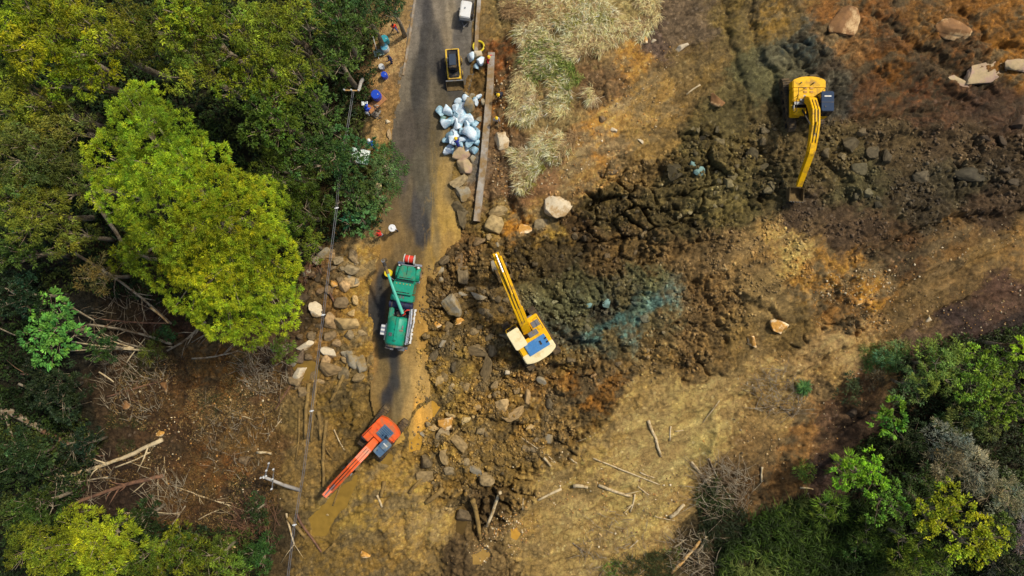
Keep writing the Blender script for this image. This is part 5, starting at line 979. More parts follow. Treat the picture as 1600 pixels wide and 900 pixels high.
    b = MB(); b.prism(rrect(cx0 - .02, cx1 + .02, cy0 - .02, cy1 - .2, .14), 'z', 2.86, 2.97); rf = b.build('cab_roof', roofm, cb, bevel=.03)
    if style != 'mid':
        q = MB(); q.box((cxm, cy0 + .38, 2.985), (cwid * .55, .1, .03)); q.build('marking', WHT, rf); q = MB(); q.box((cxm, cy1 - .9, 2.98), (cwid * .95, .03, .02)); q.cyl((cxm + .2, cy1 - .55, 2.97), (cxm + .2, cy1 - .55, 3.03), .05, 8); q.build('hatch_seam', BLK, rf)
    if style == 'orange': b = MB(); b.tube([(cx0 - .05, cy0 + .4, 2.0), (cx0 - .28, cy0 + .4, 2.1), (cx0 - .28, cy1 + .3, 2.1), (cx1 - .3, cy1 + .35, 2.1)], .03, 5); b.box((cx0 - .28, cy1 + .1, 2.25), (.08, .22, .35)); b.build('mirror', BLK, cb)
    # front equipment, yawed a little with the boom foot
    yaw = Matrix.Translation((armx, boom[0][0], 0)) @ Matrix.Rotation(R(arm_yaw), 4, 'Z') @ Matrix.Translation((0, -boom[0][0], 0))
    def put(o): o.matrix_local = yaw; return o
    w = [.20, .34, .36, .30, .22, .18][:len(boom)] if len(boom) > 3 else [.2, .38, .2]
    b = MB(); b.prism(arm_poly(boom, w), 'x', -aw, aw); bo = put(b.build('boom', armm, root, bevel=.025))
    b = MB(); t = boom[-1]; dx, dz = stick[0] - t[0], stick[1] - t[1]; l = math.hypot(dx, dz); ux, uz = dx / l, dz / l; back = (t[0] - ux * .75 + uz * .12, t[1] - uz * .75 - ux * .12)
    b.prism(arm_poly([back, t, (t[0] + dx * .35, t[1] + dz * .35), stick], [.12, .30, .24, .13]), 'x', -aw * .72, aw * .72); sk = put(b.build('stick', armm, root, bevel=.02))
    b = MB(); m = boom[len(boom) // 2]; f = boom[0]
    for sx in (-.32, .32):
        a0 = (sx, f[0] + .55, f[1] - .35); a1 = (sx, m[0], m[1] - .05); mid = [a0[i] + (a1[i] - a0[i]) * .55 for i in range(3)]
        b.tube([a0, mid], .085, 8)
    o = put(b.build('lift_cylinder', armm if style != 'right' else BLK, root)); q = MB()
    for sx in (-.32, .32):
        a0 = (sx, f[0] + .55, f[1] - .35); a1 = (sx, m[0], m[1] - .05); mid = [a0[i] + (a1[i] - a0[i]) * .55 for i in range(3)]; q.tube([mid, a1], .05, 8)
    q.build('rod', CHR, o)
    b = MB(); a0 = (0, m[0] - .1, m[1] + .42); a1 = (0, back[0], back[1]); b.tube([a0, (0, a0[1] + (a1[1] - a0[1]) * .55, a0[2] + (a1[2] - a0[2]) * .55 + .02)], .085, 8); o = put(b.build('stick_cylinder', armm, root))
    q = MB(); q.tube([(0, a0[1] + (a1[1] - a0[1]) * .55, a0[2] + (a1[2] - a0[2]) * .55), a1], .05, 8); q.build('rod', CHR, o)
    b = MB(); b.tube([(.0, t[0] - ux * .3 - .1, t[1] + .15), (0, t[0] + dx * .5 + uz * .32, t[1] + dz * .5 - ux * .32)], .075, 8); b.tube([(0, t[0] + dx * .5 + uz * .3, t[1] + dz * .5 - ux * .3), (0, stick[0] + uz * .3 - ux * .3, stick[1] - ux * .3 - uz * .3)], .045, 8); put(b.build('bucket_cylinder', BLK if style != 'orange' else armm, root))
    b = MB()
    for sx in (-.12, .12): b.tube([(sx, boom[0][0] + .1, boom[0][1] + .1)] + [(sx, y - .05, z + w[i] + .05) for i, (y, z) in enumerate(boom) if i], .03, 5)
    put(b.build('hydraulic_hose', BLK, root))
    # bucket: curved shell with side plates and teeth
    by, bz, ba = bucket; M = lambda y, z: (by + y * math.cos(R(ba)) - z * math.sin(R(ba)), bz + y * math.sin(R(ba)) + z * math.cos(R(ba)))
    prof = [(-.05, .12), (-.42, .02), (-.62, -.28), (-.58, -.62), (-.30, -.88), (.10, -.98), (.42, -.94)]
    inner = [(y * .90 + .02, z * .92 + .0) for y, z in prof]
    outl = [M(*q) for q in prof]; inn = [M(*q) for q in inner]
    b = MB(); bw = .55
    for (k0, k1) in zip(range(len(prof) - 1), range(1, len(prof))): b.prism([outl[k0], outl[k1], inn[k1], inn[k0]], 'x', -bw, bw)
    side = [M(*q) for q in prof] 
    for x in (-bw - .03, bw): b.prism(side, 'x', x, x + .03)
    bk = put(b.build('bucket', MUDDY, root))
    q = MB()
    for i in range(5):
        x = -bw + .08 + i * (2 * bw - .16) / 4; c0 = M(.40, -.98); c1 = M(.40, -.90); c2 = M(.68, -.90); q.prism([c0, c2, c1], 'x', x - .05, x + .05)
    q.build('tooth', GRY, bk)
    return root
excavator(830, 528, 31.8, 'yellow excavator with a cream cab roof and bright blue engine panel amid the rubble', (YEL, CREAM, CREAM, BLU, YEL), 2.75, -1.75, 1.55,
          [(.7, 1.5), (1.6, 2.6), (2.9, 3.7), (4.0, 4.2), (5.6, 4.1), (6.9, 3.8)], (5.7, 1.6), (5.5, 1.45, 20), 0, 'mid', arm_yaw=-10, scl=1.13)
excavator(600, 675, 135, 'orange excavator with a slate blue cab roof, reaching down into the brown puddle', (ORG, ORG, SLT, SLT, ORG), 2.45, -1.55, 1.15,
          [(.6, 1.5), (1.5, 2.3), (2.6, 3.0), (3.5, 3.15), (5.0, 2.7), (6.5, 2.1)], (4.3, 1.15), (4.1, 1.0, 15), 10, 'orange', arm_yaw=2, scl=1.0)
excavator(1251, 162, 180, 'bright yellow excavator with a dark navy cab roof on the upper right slope', (YEL, YEL, NAV, YEL, YEL), 2.65, -1.75, 1.35,
          [(-.1, 1.6), (.5, 2.7), (1.5, 3.4), (2.5, 3.6), (3.6, 3.5), (4.6, 3.2)], (7.0, 1.4), (7.2, 1.1, 65), 8, 'right', arm_yaw=-4, armx=.12, sink=.3, scl=1.07, aw=.31)

# green vacuum truck
p = at(633, 474); tr = empty('vacuum_truck', (p.x, p.y, 0.0), R(-9)); tag(tr, 'green vacuum truck with its suction boom swung out, parked on the muddy road', 'truck')
b = MB(); b.box((-.38, -.1, .85), (.14, 7.6, .24)); b.box((.38, -.1, .85), (.14, 7.6, .24))
for y in (-3.4, -2.2, -.8, .6, 2.4): b.box((0, y, .85), (.7, .12, .16))
b.build('chassis', BLK, tr)
for (x, y) in ((-.95, 2.75), (.95, 2.75), (-.92, -1.9), (.92, -1.9), (-.92, -3.1), (.92, -3.1)):
    b = MB(); n = 20; wd = .32 if y > 0 else .5
    b.cyl((x - wd / 2, y, .5), (x + wd / 2, y, .5), .5, n); w = b.build('wheel', RUB, tr, bevel=.04)
    b = MB(); b.cyl((x - wd / 2 - .02, y, .5), (x + wd / 2 + .02, y, .5), .27, 14); b.build('rim', CHR, w)
b = MB(); b.prism([(-.62, 3.42), (.62, 3.42), (.80, 2.5), (.82, 2.1), (-.82, 2.1), (-.80, 2.5)], 'z', .95, 1.72); b.build('bonnet', GRN, tr, bevel=.10)
for sx in (-1, 1):
    b = MB(); f = []
    for i in range(9): a = R(180 * i / 8); f.append((2.72 + .72 * math.cos(a), .62 + .66 * math.sin(a)))
    b.prism(f, 'x', min(sx * .72, sx * 1.08), max(sx * .72, sx * 1.08)); b.build('mudguard', GRN, tr, bevel=.06)
b = MB(); b.box((0, 3.48, 1.2), (1.3, .08, .7)); g = b.build('grille', CHR, tr, bevel=.02); b = MB()
for i in range(6): b.box((0, 3.53, .95 + i * .1), (1.1, .02, .03))
b.build('slat', BLK, g)
for sx in (-.85, .85): b = MB(); b.dome((sx, 3.38, 1.05), .14, .12, .14); b.build('headlight', WHT, tr)
b = MB(); b.box((0, 3.62, .62), (2.2, .22, .3)); b.build('bumper', CHR, tr, bevel=.04)
b = MB(); b.prism([(.95, 1.0), (2.15, 1.0), (2.15, 1.75), (1.9, 2.55), (.95, 2.62)], 'x', -.92, .92); cab = b.build('cab', GRN, tr, bevel=.08)
b = MB(); b.prism([(2.13, 1.80), (2.18, 1.80), (1.95, 2.46), (1.90, 2.46)], 'x', -.80, .80); b.build('windscreen', GLASS, cab)
for sx in (-1, 1): b = MB(); b.box((sx * .925, 1.5, 2.05), (.02, .7, .5)); b.build('window', GLASS, cab)
b = MB(); b.prism(rrect(-.90, .90, .86, 1.88, .12), 'z', 2.6, 2.7); rf = b.build('cab_roof', GRN, cab, bevel=.04)
for x in (-.6, -.3, 0, .3, .6): b = MB(); b.dome((x, 1.78, 2.69), .05, .05, .06, 8, 3); b.build('marker_lamp', mat('amber_lens', (240, 170, 40), .3), rf)
for sx in (-1, 1):
    b = MB(); b.tube([(sx * .95, 2.0, 2.1), (sx * 1.28, 2.15, 2.15)], .025, 5); b.box((sx * 1.3, 2.15, 2.05), (.07, .2, .42)); b.build('mirror', CHR, tr)
b = MB(); b.box((0, .55, 1.75), (2.0, .62, 1.3)); pn = b.build('water_tank', GRN, tr, bevel=.07); b = MB(); b.box((-.12, .62, 2.42), (.14, .22, .04)); b.box((.12, .62, 2.42), (.14, .22, .04)); b.build('hatch', GRY, pn)
b = MB(); b.cyl((-1.05, -.12, 2.05), (1.05, -.12, 2.05), .36, 18); dr = b.build('filter_drum', NVY, tr, bevel=.05)
b = MB()
for x in (-.8, -.3, .3, .8): b.cyl((x, -.12, 2.05), (x + .05, -.12, 2.05), .375, 18)
b.build('band', BLK, dr)
b = MB(); b.box((.05, -.95, 1.3), (1.7, .9, .5)); b.cyl((.05, -.85, 1.4), (.05, -.85, 2.5), .3, 14); b.box((-.55, -.8, 1.8), (.35, .4, .5)); b.box((.6, -1.1, 1.7), (.3, .3, .4)); b.cyl((-.5, -1.15, 1.5), (-.5, -1.15, 2.2), .14, 10); b.build('turret', BLK, tr)
b = MB(); b.tube([(.35, -.75, 2.35), (.62, -.45, 2.45), (.85, -.42, 2.4)], .06, 6); b.tube([(.3, -1.0, 2.3), (.55, -.78, 2.38)], .05, 6); b.build('red_hose', REDP, tr)
# debris tank: long rounded barrel
b = MB(); n = 24; prof = [(-3.75, .55), (-3.7, .80), (-3.5, .92), (-1.35, .92), (-1.2, .82), (-1.15, .5)]
V = []; F = []
for (y, r) in prof:
    for k in range(n): a = 2 * math.pi * k / n; V.append((-.08 + r * math.cos(a), y, 1.85 + r * .92 * math.sin(a)))
for i in range(len(prof) - 1):
    for k in range(n): F.append((i * n + k, i * n + (k + 1) % n, (i + 1) * n + (k + 1) % n, (i + 1) * n + k))
F.append(tuple(range(n))); F.append(tuple(range((len(prof) - 1) * n, len(prof) * n))[::-1]); b.add(V, F); tk = b.build('debris_tank', GRN, tr, smooth=True)
b = MB(); b.box((-.0, -2.2, 2.72), (.24, 2.0, .12)); b.cyl((.62, -3.2, 2.40), (.62, -1.5, 2.40), .04, 6); b.build('tank_rib', GRN, tk, bevel=.02)
b = MB(); b.box((-.45, -2.75, 2.64), (.3, .3, .05), ry=.35 * -1); b.box((.42, -2.3, 2.6), (.36, .14, .05), ry=.4); b.box((.5, -2.0, 2.56), (.12, .3, .05), ry=.5); b.build('clamp', GRY, tk)
b = MB(); b.box((-.72, -.95, 1.9), (.42, 1.15, .9)); b.build('side_locker', GRN, tr, bevel=.1)
b = MB(); 
for i in range(5): b.tube([(.92 + .07 * (i % 2), -.2 - i * .04, 1.4 + i * .22), (.95 + .07 * (i % 2), -3.5, 1.4 + i * .22)], .09, 8)
b.tube([(1.0, -.3, 2.3), (1.12, -1.6, 2.3), (1.02, -3.3, 2.2)], .12, 8); b.build('suction_pipe', CHR, tr)
b = MB()
for y in (-.4, -1.2, -2.0, -2.8, -3.4): b.box((1.02, y, 1.9), (.34, .1, .9))
b.box((1.1, -.6, 2.2), (.2, .5, .2)); b.build('pipe_rack', GRY, tr)
b = MB(); b.box((-1.32, -2.55, 1.5), (.42, .95, .5)); lb = b.build('tool_box', CHR, tr, bevel=.03); b = MB()
for y in (-2.9, -2.55, -2.2): b.box((-1.32, y, 1.76), (.34, .16, .03))
b.box((-1.0, -2.7, 1.6), (.28, 1.5, .08)); b.build('lid', WHT, lb)
b = MB(); b.box((0, -3.95, .95), (2.0, .3, .3)); b.cyl((-.05, -3.7, 1.85), (-.05, -3.88, 1.85), .78, 20); b.tube([(-.8, -4.0, 1.2), (-.8, -4.05, 2.1), (-.3, -4.05, 2.3)], .07, 6); b.box((.55, -4.0, 1.5), (.6, .35, .5)); b.box((-.2, -4.05, 2.3), (.3, .2, .16)); rd = b.build('rear_door', GRY, tr, bevel=.02)
b = MB()
for x in (-.85, -.5, .2, .85): b.box((x, -4.12, 1.05), (.18, .05, .14))
b.build('tail_lamp', mat('amber_lens'.replace('amber', 'orange'), (240, 130, 30), .4), rd)
b = MB()
for i in range(5): b.box((-.55 + i * .2, -.35 - .12 * (i % 2), 1.75 + .1 * (i % 3)), (.14, .2, .3))
b.tube([(-.8, -.5, 1.9), (-.5, -.9, 2.2), (-.3, -1.2, 2.0)], .06, 6); b.tube([(.5, -.3, 2.0), (.2, -.6, 2.3), (.1, -.8, 2.2)], .05, 6); b.box((.2, -.45, 1.6), (1.4, .3, .3)); b.build('pump_block', GRY, tr, bevel=.02)
b = MB()
for sx in (-.62, .42): b.tube([(sx, -3.4, 2.42), (sx, -1.5, 2.42)], .03, 6)
for y in (-3.3, -2.8, -2.3, -1.8): b.tube([(-.62, y, 2.44), (-.08, y, 2.74), (.42, y, 2.44)], .03, 5)
b.build('walk_rail', BLK, tk)
b = MB()
for i in range(9): b.box((1.28, -.4 - i * .36, 1.55 + .15 * (i % 3)), (.16, .2, .26), rz=random.uniform(-.2, .2))
b.tube([(1.25, -.4, 1.9), (1.34, -1.4, 2.0), (1.22, -2.4, 1.8), (1.3, -3.3, 1.9)], .06, 6); b.build('fitting', WHT, tr)
b = MB(); b.box((0, 2.32, 1.74), (1.2, .05, .03)); b.box((.0, 3.0, 1.73), (.04, .8, .03)); b.box((0, 1.05, 2.72), (1.3, .06, .04)); b.build('seam', BLK, tr)
# boom of the truck
a = at(629, 490, 2.7) ; t = at(600, 412, 3.6); inv = Matrix.Rotation(R(9), 3, 'Z'); A = inv @ Vector((a.x - p.x, a.y - p.y, 2.7)); T = inv @ Vector((t.x - p.x, t.y - p.y, 3.5)); 
b = MB(); b.tube([A, A.lerp(T, .5) + Vector((0, 0, .12)), A.lerp(T, .82)], [.15, .13, .11], 10); b.box(A.lerp(T, .25), (.12, .3, .2)); b.build('suction_boom', mat('sea_green_paint', (96, 196, 170), .35, 0, .1, 3, .05), tr)
b = MB(); e = A.lerp(T, .80); b.tube([e, T, T + Vector((-.12, .22, -.05)), T + Vector((-.18, .36, -.5)), T + Vector((-.18, .38, -1.4))], [.14, .15, .16, .16, .16], 10); b.build('boom_hose', RUB, tr)
b = MB(); b.cyl(T + Vector((-.12, .2, -.02)), T + Vector((-.14, .24, .06)), .16, 10); b.build('hose_collar', CHR, tr)
b = MB(); b.box((0, 3.75, .95), (.7, .5, .12)); b.tube([(-.35, 3.85, .95), (-.38, 3.95, 1.5), (-.38, 4.1, 1.5)], .05, 6); b.tube([(.35, 3.85, .95), (.38, 3.95, 1.5), (.38, 4.1, 1.5)], .05, 6); b.build('reel_bracket', BLK, tr)
b = MB(); b.cyl((-.36, 4.05, 1.5), (.36, 4.05, 1.5), .34, 20); rl = b.build('hose_reel', REDP, tr, bevel=.04); b = MB(); b.cyl((-.47, 4.05, 1.5), (-.42, 4.05, 1.5), .42, 20); b.cyl((.42, 4.05, 1.5), (.47, 4.05, 1.5), .42, 20); b.cyl((-.05, 4.05, 1.5), (.0, 4.05, 1.5), .355, 20); b.build('flange', WHT, rl)

# skid steer loader
p = at(710, 108); sk = empty('skid_steer', (p.x, p.y, 0.0), R(184)); tag(sk, 'small yellow and black skid steer loader facing the blue-white rock pile with its bucket down', 'loader')
for (x, y) in ((-.62, .55), (.62, .55), (-.62, -.6), (.62, -.6)):
    b = MB(); b.cyl((x - .14, y, .4), (x + .14, y, .4), .4, 18); w = b.build('wheel', RUB, sk, bevel=.04); b = MB(); b.cyl((x - .16, y, .4), (x + .16, y, .4), .2, 12); b.build('rim', YELP, w)
b = MB(); b.box((0, -.1, .65), (.92, 2.3, .6)); b.box((0, -1.15, 1.0), (.9, .55, .5)); b.build('body', BLK, sk, bevel=.05)
b = MB(); b.box((0, -.1, 1.45), (.72, 1.35, 1.0), taper=(.92, .9)); cb = b.build('cab', BLK, sk, bevel=.04); b = MB(); b.box((0, -.2, 1.99), (.62, 1.0, .06)); b.build('cab_roof', mat('dark_slate', (44, 58, 74), .4, 0, .15, 4), cb, bevel=.02)
b = MB(); b.box((0, .56, 1.5), (.56, .03, .7), rx=-.1); b.build('window', GLASS, cb)
for sx in (-1, 1):
    b = MB(); b.prism([(-1.35, 1.25), (-1.3, 1.5), (-.2, 1.42), (.75, 1.0), (1.25, .55), (1.25, .3), (1.05, .3), (.6, .78), (-.3, 1.2)], 'x', sx * .56 - .06, sx * .56 + .06); b.build('lift_arm', YELP, sk, bevel=.015)
    b = MB(); b.tube([(sx * .5, -.9, .9), (sx * .5, .2, 1.15)], .05, 6); b.build('lift_cylinder', CHR, sk)
b = MB(); b.box((0, .95, .72), (1.1, .42, .22)); b.build('cross_member', YELP, sk, bevel=.03); b = MB(); b.box((0, -1.32, 1.4), (1.15, .06, .06)); b.build('rear_bar', YELP, sk); b = MB(); b.box((0, .86, .88), (.42, .28, .12)); b.build('hood_badge', mat('dull_maroon', (96, 56, 56), .6), sk)
b = MB(); pr = [(1.28, .75), (1.25, .1), (1.45, .03), (2.0, .02), (2.0, .06), (1.5, .1), (1.36, .2), (1.36, .75)]
b.prism(pr, 'x', -.78, .78); 
for sx in (-.80, .78): b.prism([(1.28, .75), (1.25, .1), (1.45, .03), (2.0, .02), (1.36, .75)], 'x', sx, sx + .02)
bk = b.build('bucket', MUDDY, sk); b = MB(); b.box((0, 1.31, .78), (1.6, .1, .06)); b.build('lip', GRY, bk)

# towed compressor
p = at(729, 24); cp = empty('compressor_trailer', (p.x, p.y, 0.0), R(-9)); tag(cp, 'small white towable compressor parked against the kerb wall at the top of the road', 'trailer')
b = MB(); b.box((0, 0, .95), (.98, 1.5, .85)); cn = b.build('canopy', WHT, cp, bevel=.07); b = MB(); b.cyl((-.05, .1, 1.37), (-.05, .1, 1.46), .06, 8); b.build('lifting_eye', GRY, cn)
b = MB(); b.box((.58, .1, .9), (.16, 1.2, .6)); b.box((.60, -.2, 1.1), (.12, .3, .3)); b.box((.3, .82, .9), (.4, .14, .4)); b.build('side_panel', BLK, cp)
b = MB(); b.box((0, 0, .45), (1.1, 1.6, .12)); b.tube([(-.3, -.8, .45), (0, -1.25, .45), (.3, -.8, .45)], .04, 6); b.box((0, -1.3, .45), (.1, .2, .1)); b.build('tow_bar', GRY, cp)
for sx in (-.6, .6): b = MB(); b.cyl((sx - .09, -.05, .3), (sx + .09, -.05, .3), .3, 16); w = b.build('wheel', RUB, cp, bevel=.03); b = MB(); b.cyl((sx - .10, -.05, .3), (sx + .10, -.05, .3), .15, 12); b.build('rim', CHR, w)

# ------------------------------------------------------------------ small things
for _n in ('yellow_paint', 'navy_roof', 'faded_yellow_paint', 'slate_blue_panel'): MATS[_n].node_tree.nodes['Principled BSDF'].inputs['Specular IOR Level'].default_value = .22
def drum(px, py, r, h, m, label, lidm=None, hoopm=None, tilt=None):
    p = at(px, py); rt = empty('drum', p); tag(rt, label, 'drum', 'drums and tubs by the dirt path'); b = MB(); b.tube([(0, 0, 0), (0, 0, h * .3), (0, 0, h * .35), (0, 0, h * .65), (0, 0, h * .7), (0, 0, h)], [r, r, r * 1.05, r * 1.05, r, r], 18); bd = b.build('barrel', m, rt, smooth=False)
    b = MB(); b.cyl((0, 0, h), (0, 0, h + .04), r * .92, 18); b.build('lid', lidm or m, rt)
    b = MB(); b.cyl((r * .5, 0, h + .03), (r * .5, 0, h + .08), .04, 8); b.build('bung', WHT, rt)
    if tilt: rt.rotation_euler = tilt
    return rt
TEAL = mat('teal_plastic', (40, 150, 160), .45, 0, .15, 5, .1, dirt=(70, 110, 110), dirt_amt=.25); CYAN = mat('pale_cyan_plastic', (90, 170, 196), .5, 0, .15, 5, .1, dirt=(150, 180, 180), dirt_amt=.3); BLUE = mat('strong_blue_plastic', (22, 74, 196), .4, 0, .12, 5, .05)
WPL = mat('white_plastic', (222, 224, 220), .5, 0, .1, 5, .1, dirt=(170, 164, 150), dirt_amt=.3); YPL = mat('yellow_plastic', (240, 214, 20), .45, 0, .1, 5, .05)
drum(603, 66, .36, .9, TEAL, 'teal drum, the upper one of two at the top of the dirt path'); drum(603, 78, .34, .8, WPL, 'white tub with a blue lid below the teal drum', CYAN)
drum(590, 152, .42, .95, BLUE, 'strong blue drum beside the rust-coloured sheet on the path'); drum(602, 120, .28, .7, BLUE, 'small blue drum below the white round bucket')
drum(597, 106, .26, .45, WPL, 'white round bucket between the dark-clothed man and the small blue drum'); drum(608, 427, .36, .6, YPL, 'yellow tub standing under the tip of the truck boom')
drum(575, 172, .2, .45, BLUE, 'small blue tub beside the white one under the trees'); 
def hose_coil():
    p = at(748, 73); b = MB()
    for k in range(4):
        rr = .42 + .035 * k; b.tube([(rr * math.cos(a * .2094) + .02 * math.sin(3 * a), rr * math.sin(a * .2094), .08 + .05 * (k % 2) + .02 * math.sin(a)) for a in range(31)], .035, 6, cap=False)
    return tag(b.build('hose_coil', YPL, smooth=True, loc=p), 'coil of yellow hose lying on the verge beside the wall', 'hose')
hose_coil()
def sheet(px, py, L, W, rz, m, label, cat, name, corr=.03, n=24, lift=.12, tilt=(0, 0)):
    p = at(px, py); xs = np.linspace(-L / 2, L / 2, n * 2); ys = np.linspace(-W / 2, W / 2, 10); X, Y = np.meshgrid(xs, ys); Zt = corr * np.sin(X * 2 * math.pi / .16) + .05 * fbm(X * 1.2, Y * 1.2, int(px), 2)
    ny_, nx_ = X.shape; ii = np.arange(nx_ * ny_).reshape(ny_, nx_); top = np.stack([X, Y, Zt], -1).reshape(-1, 3); F = np.stack([ii[:-1, :-1], ii[:-1, 1:], ii[1:, 1:], ii[1:, :-1]], -1).reshape(-1, 4)
    o = npmesh(name, top, F, m, loc=(p.x, p.y, p.z + lift)); md = o.modifiers.new('thick', 'SOLIDIFY'); md.thickness = .015; o.rotation_euler = (tilt[0], tilt[1], R(rz)); return tag(o, label, cat)
sheet(568, 249, 1.7, 1.3, -12, mat('whitewashed_tin', (220, 226, 216), .6, .1, .2, 3, .1, dirt=(130, 160, 150), dirt_amt=.4), 'white corrugated tin sheet half hidden by leaves left of the road', 'metal sheet', 'tin_sheet', lift=1.6)
sheet(588, 162, 2.0, .8, 42, mat('rusty_plywood', (178, 122, 72), .85, 0, .2, 3, .3, dirt=(150, 104, 66), dirt_amt=.3), 'rust-coloured sheet lying slantwise across the dirt path', 'sheet', 'plywood_sheet', corr=0, lift=.15)
sheet(593, 84, .9, .6, 15, mat('grey_green_tarp', (150, 172, 158), .6, 0, .2, 3, .3), 'grey-green tarp bundle left of the dark-clothed man', 'tarp', 'tarp', corr=.05, lift=.35)
sheet(571, 163, .55, .4, 0, mat('silver_foil', (200, 206, 206), .4, .3, .2, 4, .3), 'silvery lid lying left of the strong blue drum', 'lid', 'metal_lid', corr=.02, lift=.3)
p = at(592, 92); b = MB(); b.tube([(0, 0, .05), (-.35, 1.7, .9)], .035, 6); tag(b.build('pole', WPL, loc=p), 'thin white pipe leaning over the tarp bundle', 'pipe')
p = at(588, 172); b = MB()
for i in range(30): a = random.uniform(0, 6.28); l = random.uniform(.2, .6); q = Vector((random.gauss(0, .25), random.gauss(0, .35), .05 + random.random() * .15)); b.box(q, (l, random.uniform(.05, .2), .05), rz=a, rx=random.uniform(-.4, .4), ry=random.uniform(-.4, .4))
tag(b.build('scrap_heap', mat('dark_scrap', (74, 66, 60), .7, .2, .5, 6, .4, dirt=(150, 140, 124), dirt_amt=.3), loc=p), 'heap of dark scrap at the lower end of the rust-coloured sheet', 'scrap')

# ------------------------------------------------------------------ power line
PCONC = mat('pole_concrete', (176, 170, 160), .8, 0, .15, 4, .2, dirt=(140, 130, 112), dirt_amt=.3)
def pole(base, top, topz, arms, label, wood=False):
    a = at(*base); t = at(top[0], top[1], a.z + topz); d_ = t - a; rt = empty('utility_pole', a); tag(rt, label, 'utility pole', None)
    b = MB(); b.tube([(0, 0, -.4), d_ * .5, d_], [.19, .15, .12], 12); b.build('shaft', PCONC, rt, smooth=True)
    for (q0, q1, f) in arms:
        c = a + d_ * f - a; v0 = at(q0[0], q0[1], a.z + topz * f) - a; v1 = at(q1[0], q1[1], a.z + topz * f) - a; b = MB(); b.tube([v0, v1], .06, 6); ar = b.build('crossarm', GRY if not wood else WM['gold'], rt)
        b = MB()
        for k in (.05, .5, .95): q = v0.lerp(v1, k); b = MB(); b.tube([q, q + Vector((0, 0, .12)), q + Vector((0, 0, .3))], [.05, .09, .05], 8); b.build('insulator', WPL, ar)
    return rt
pole((470, 769), (412, 745), 3.2, [((413, 747), (421, 722), 1.0), ((425, 765), (428, 731), .86), ((408, 746), (417, 743), 1.0)], 'grey utility pole knocked over left of the cable, its crossarms in the clearing')
b = MB(); p = at(425, 757, at(470, 769).z + 2.6); b.tube([(0, 0, 0), (0, -.05, -.7)], .16, 10); o = b.build('transformer', BLK); bpy.data.objects.remove(o)
pole((566, 120), (561, 140), 5.5, [((537, 141), (562, 142), 1.0)], 'standing utility pole with a wooden crossarm hidden in the trees beside the path', True)
pts = [(552,141,4.6),(528,296,4.8),(526,325,6.8),(505,492,6.6),(487,642,6.6),(474,740,6.8),(460,820,7.0),(450,900,7.3),(438,1010,8.0)]
W_ = [at(x, y, z) for x, y, z in pts]; cb = empty('power_cable', W_[0]); tag(cb, 'overhead power cable strung down the picture from the hidden pole past the bank boulders', 'cable')
for off, nm in ((-.07, 'wire'), (.07, 'wire')):
    b = MB(); P = []
    for i in range(len(W_) - 1):
        for t in (0, .25, .5, .75): P.append(W_[i].lerp(W_[i + 1], t) - W_[0] + Vector((off, 0, 0)))
    P.append(W_[-1] - W_[0] + Vector((off, 0, 0))); b.tube(P, .022, 5); b.build('wire', mat('grey_cable', (112, 112, 116), .6, .2, .1, 4), cb)
for i in (2, 3, 4, 6): b = MB(); q = W_[i] - W_[0]; b.box(q, (.34, .08, .06), rz=.2); b.box(q + Vector((0, 0, .04)), (.12, .14, .08)); b.build('spacer', WPL, cb)

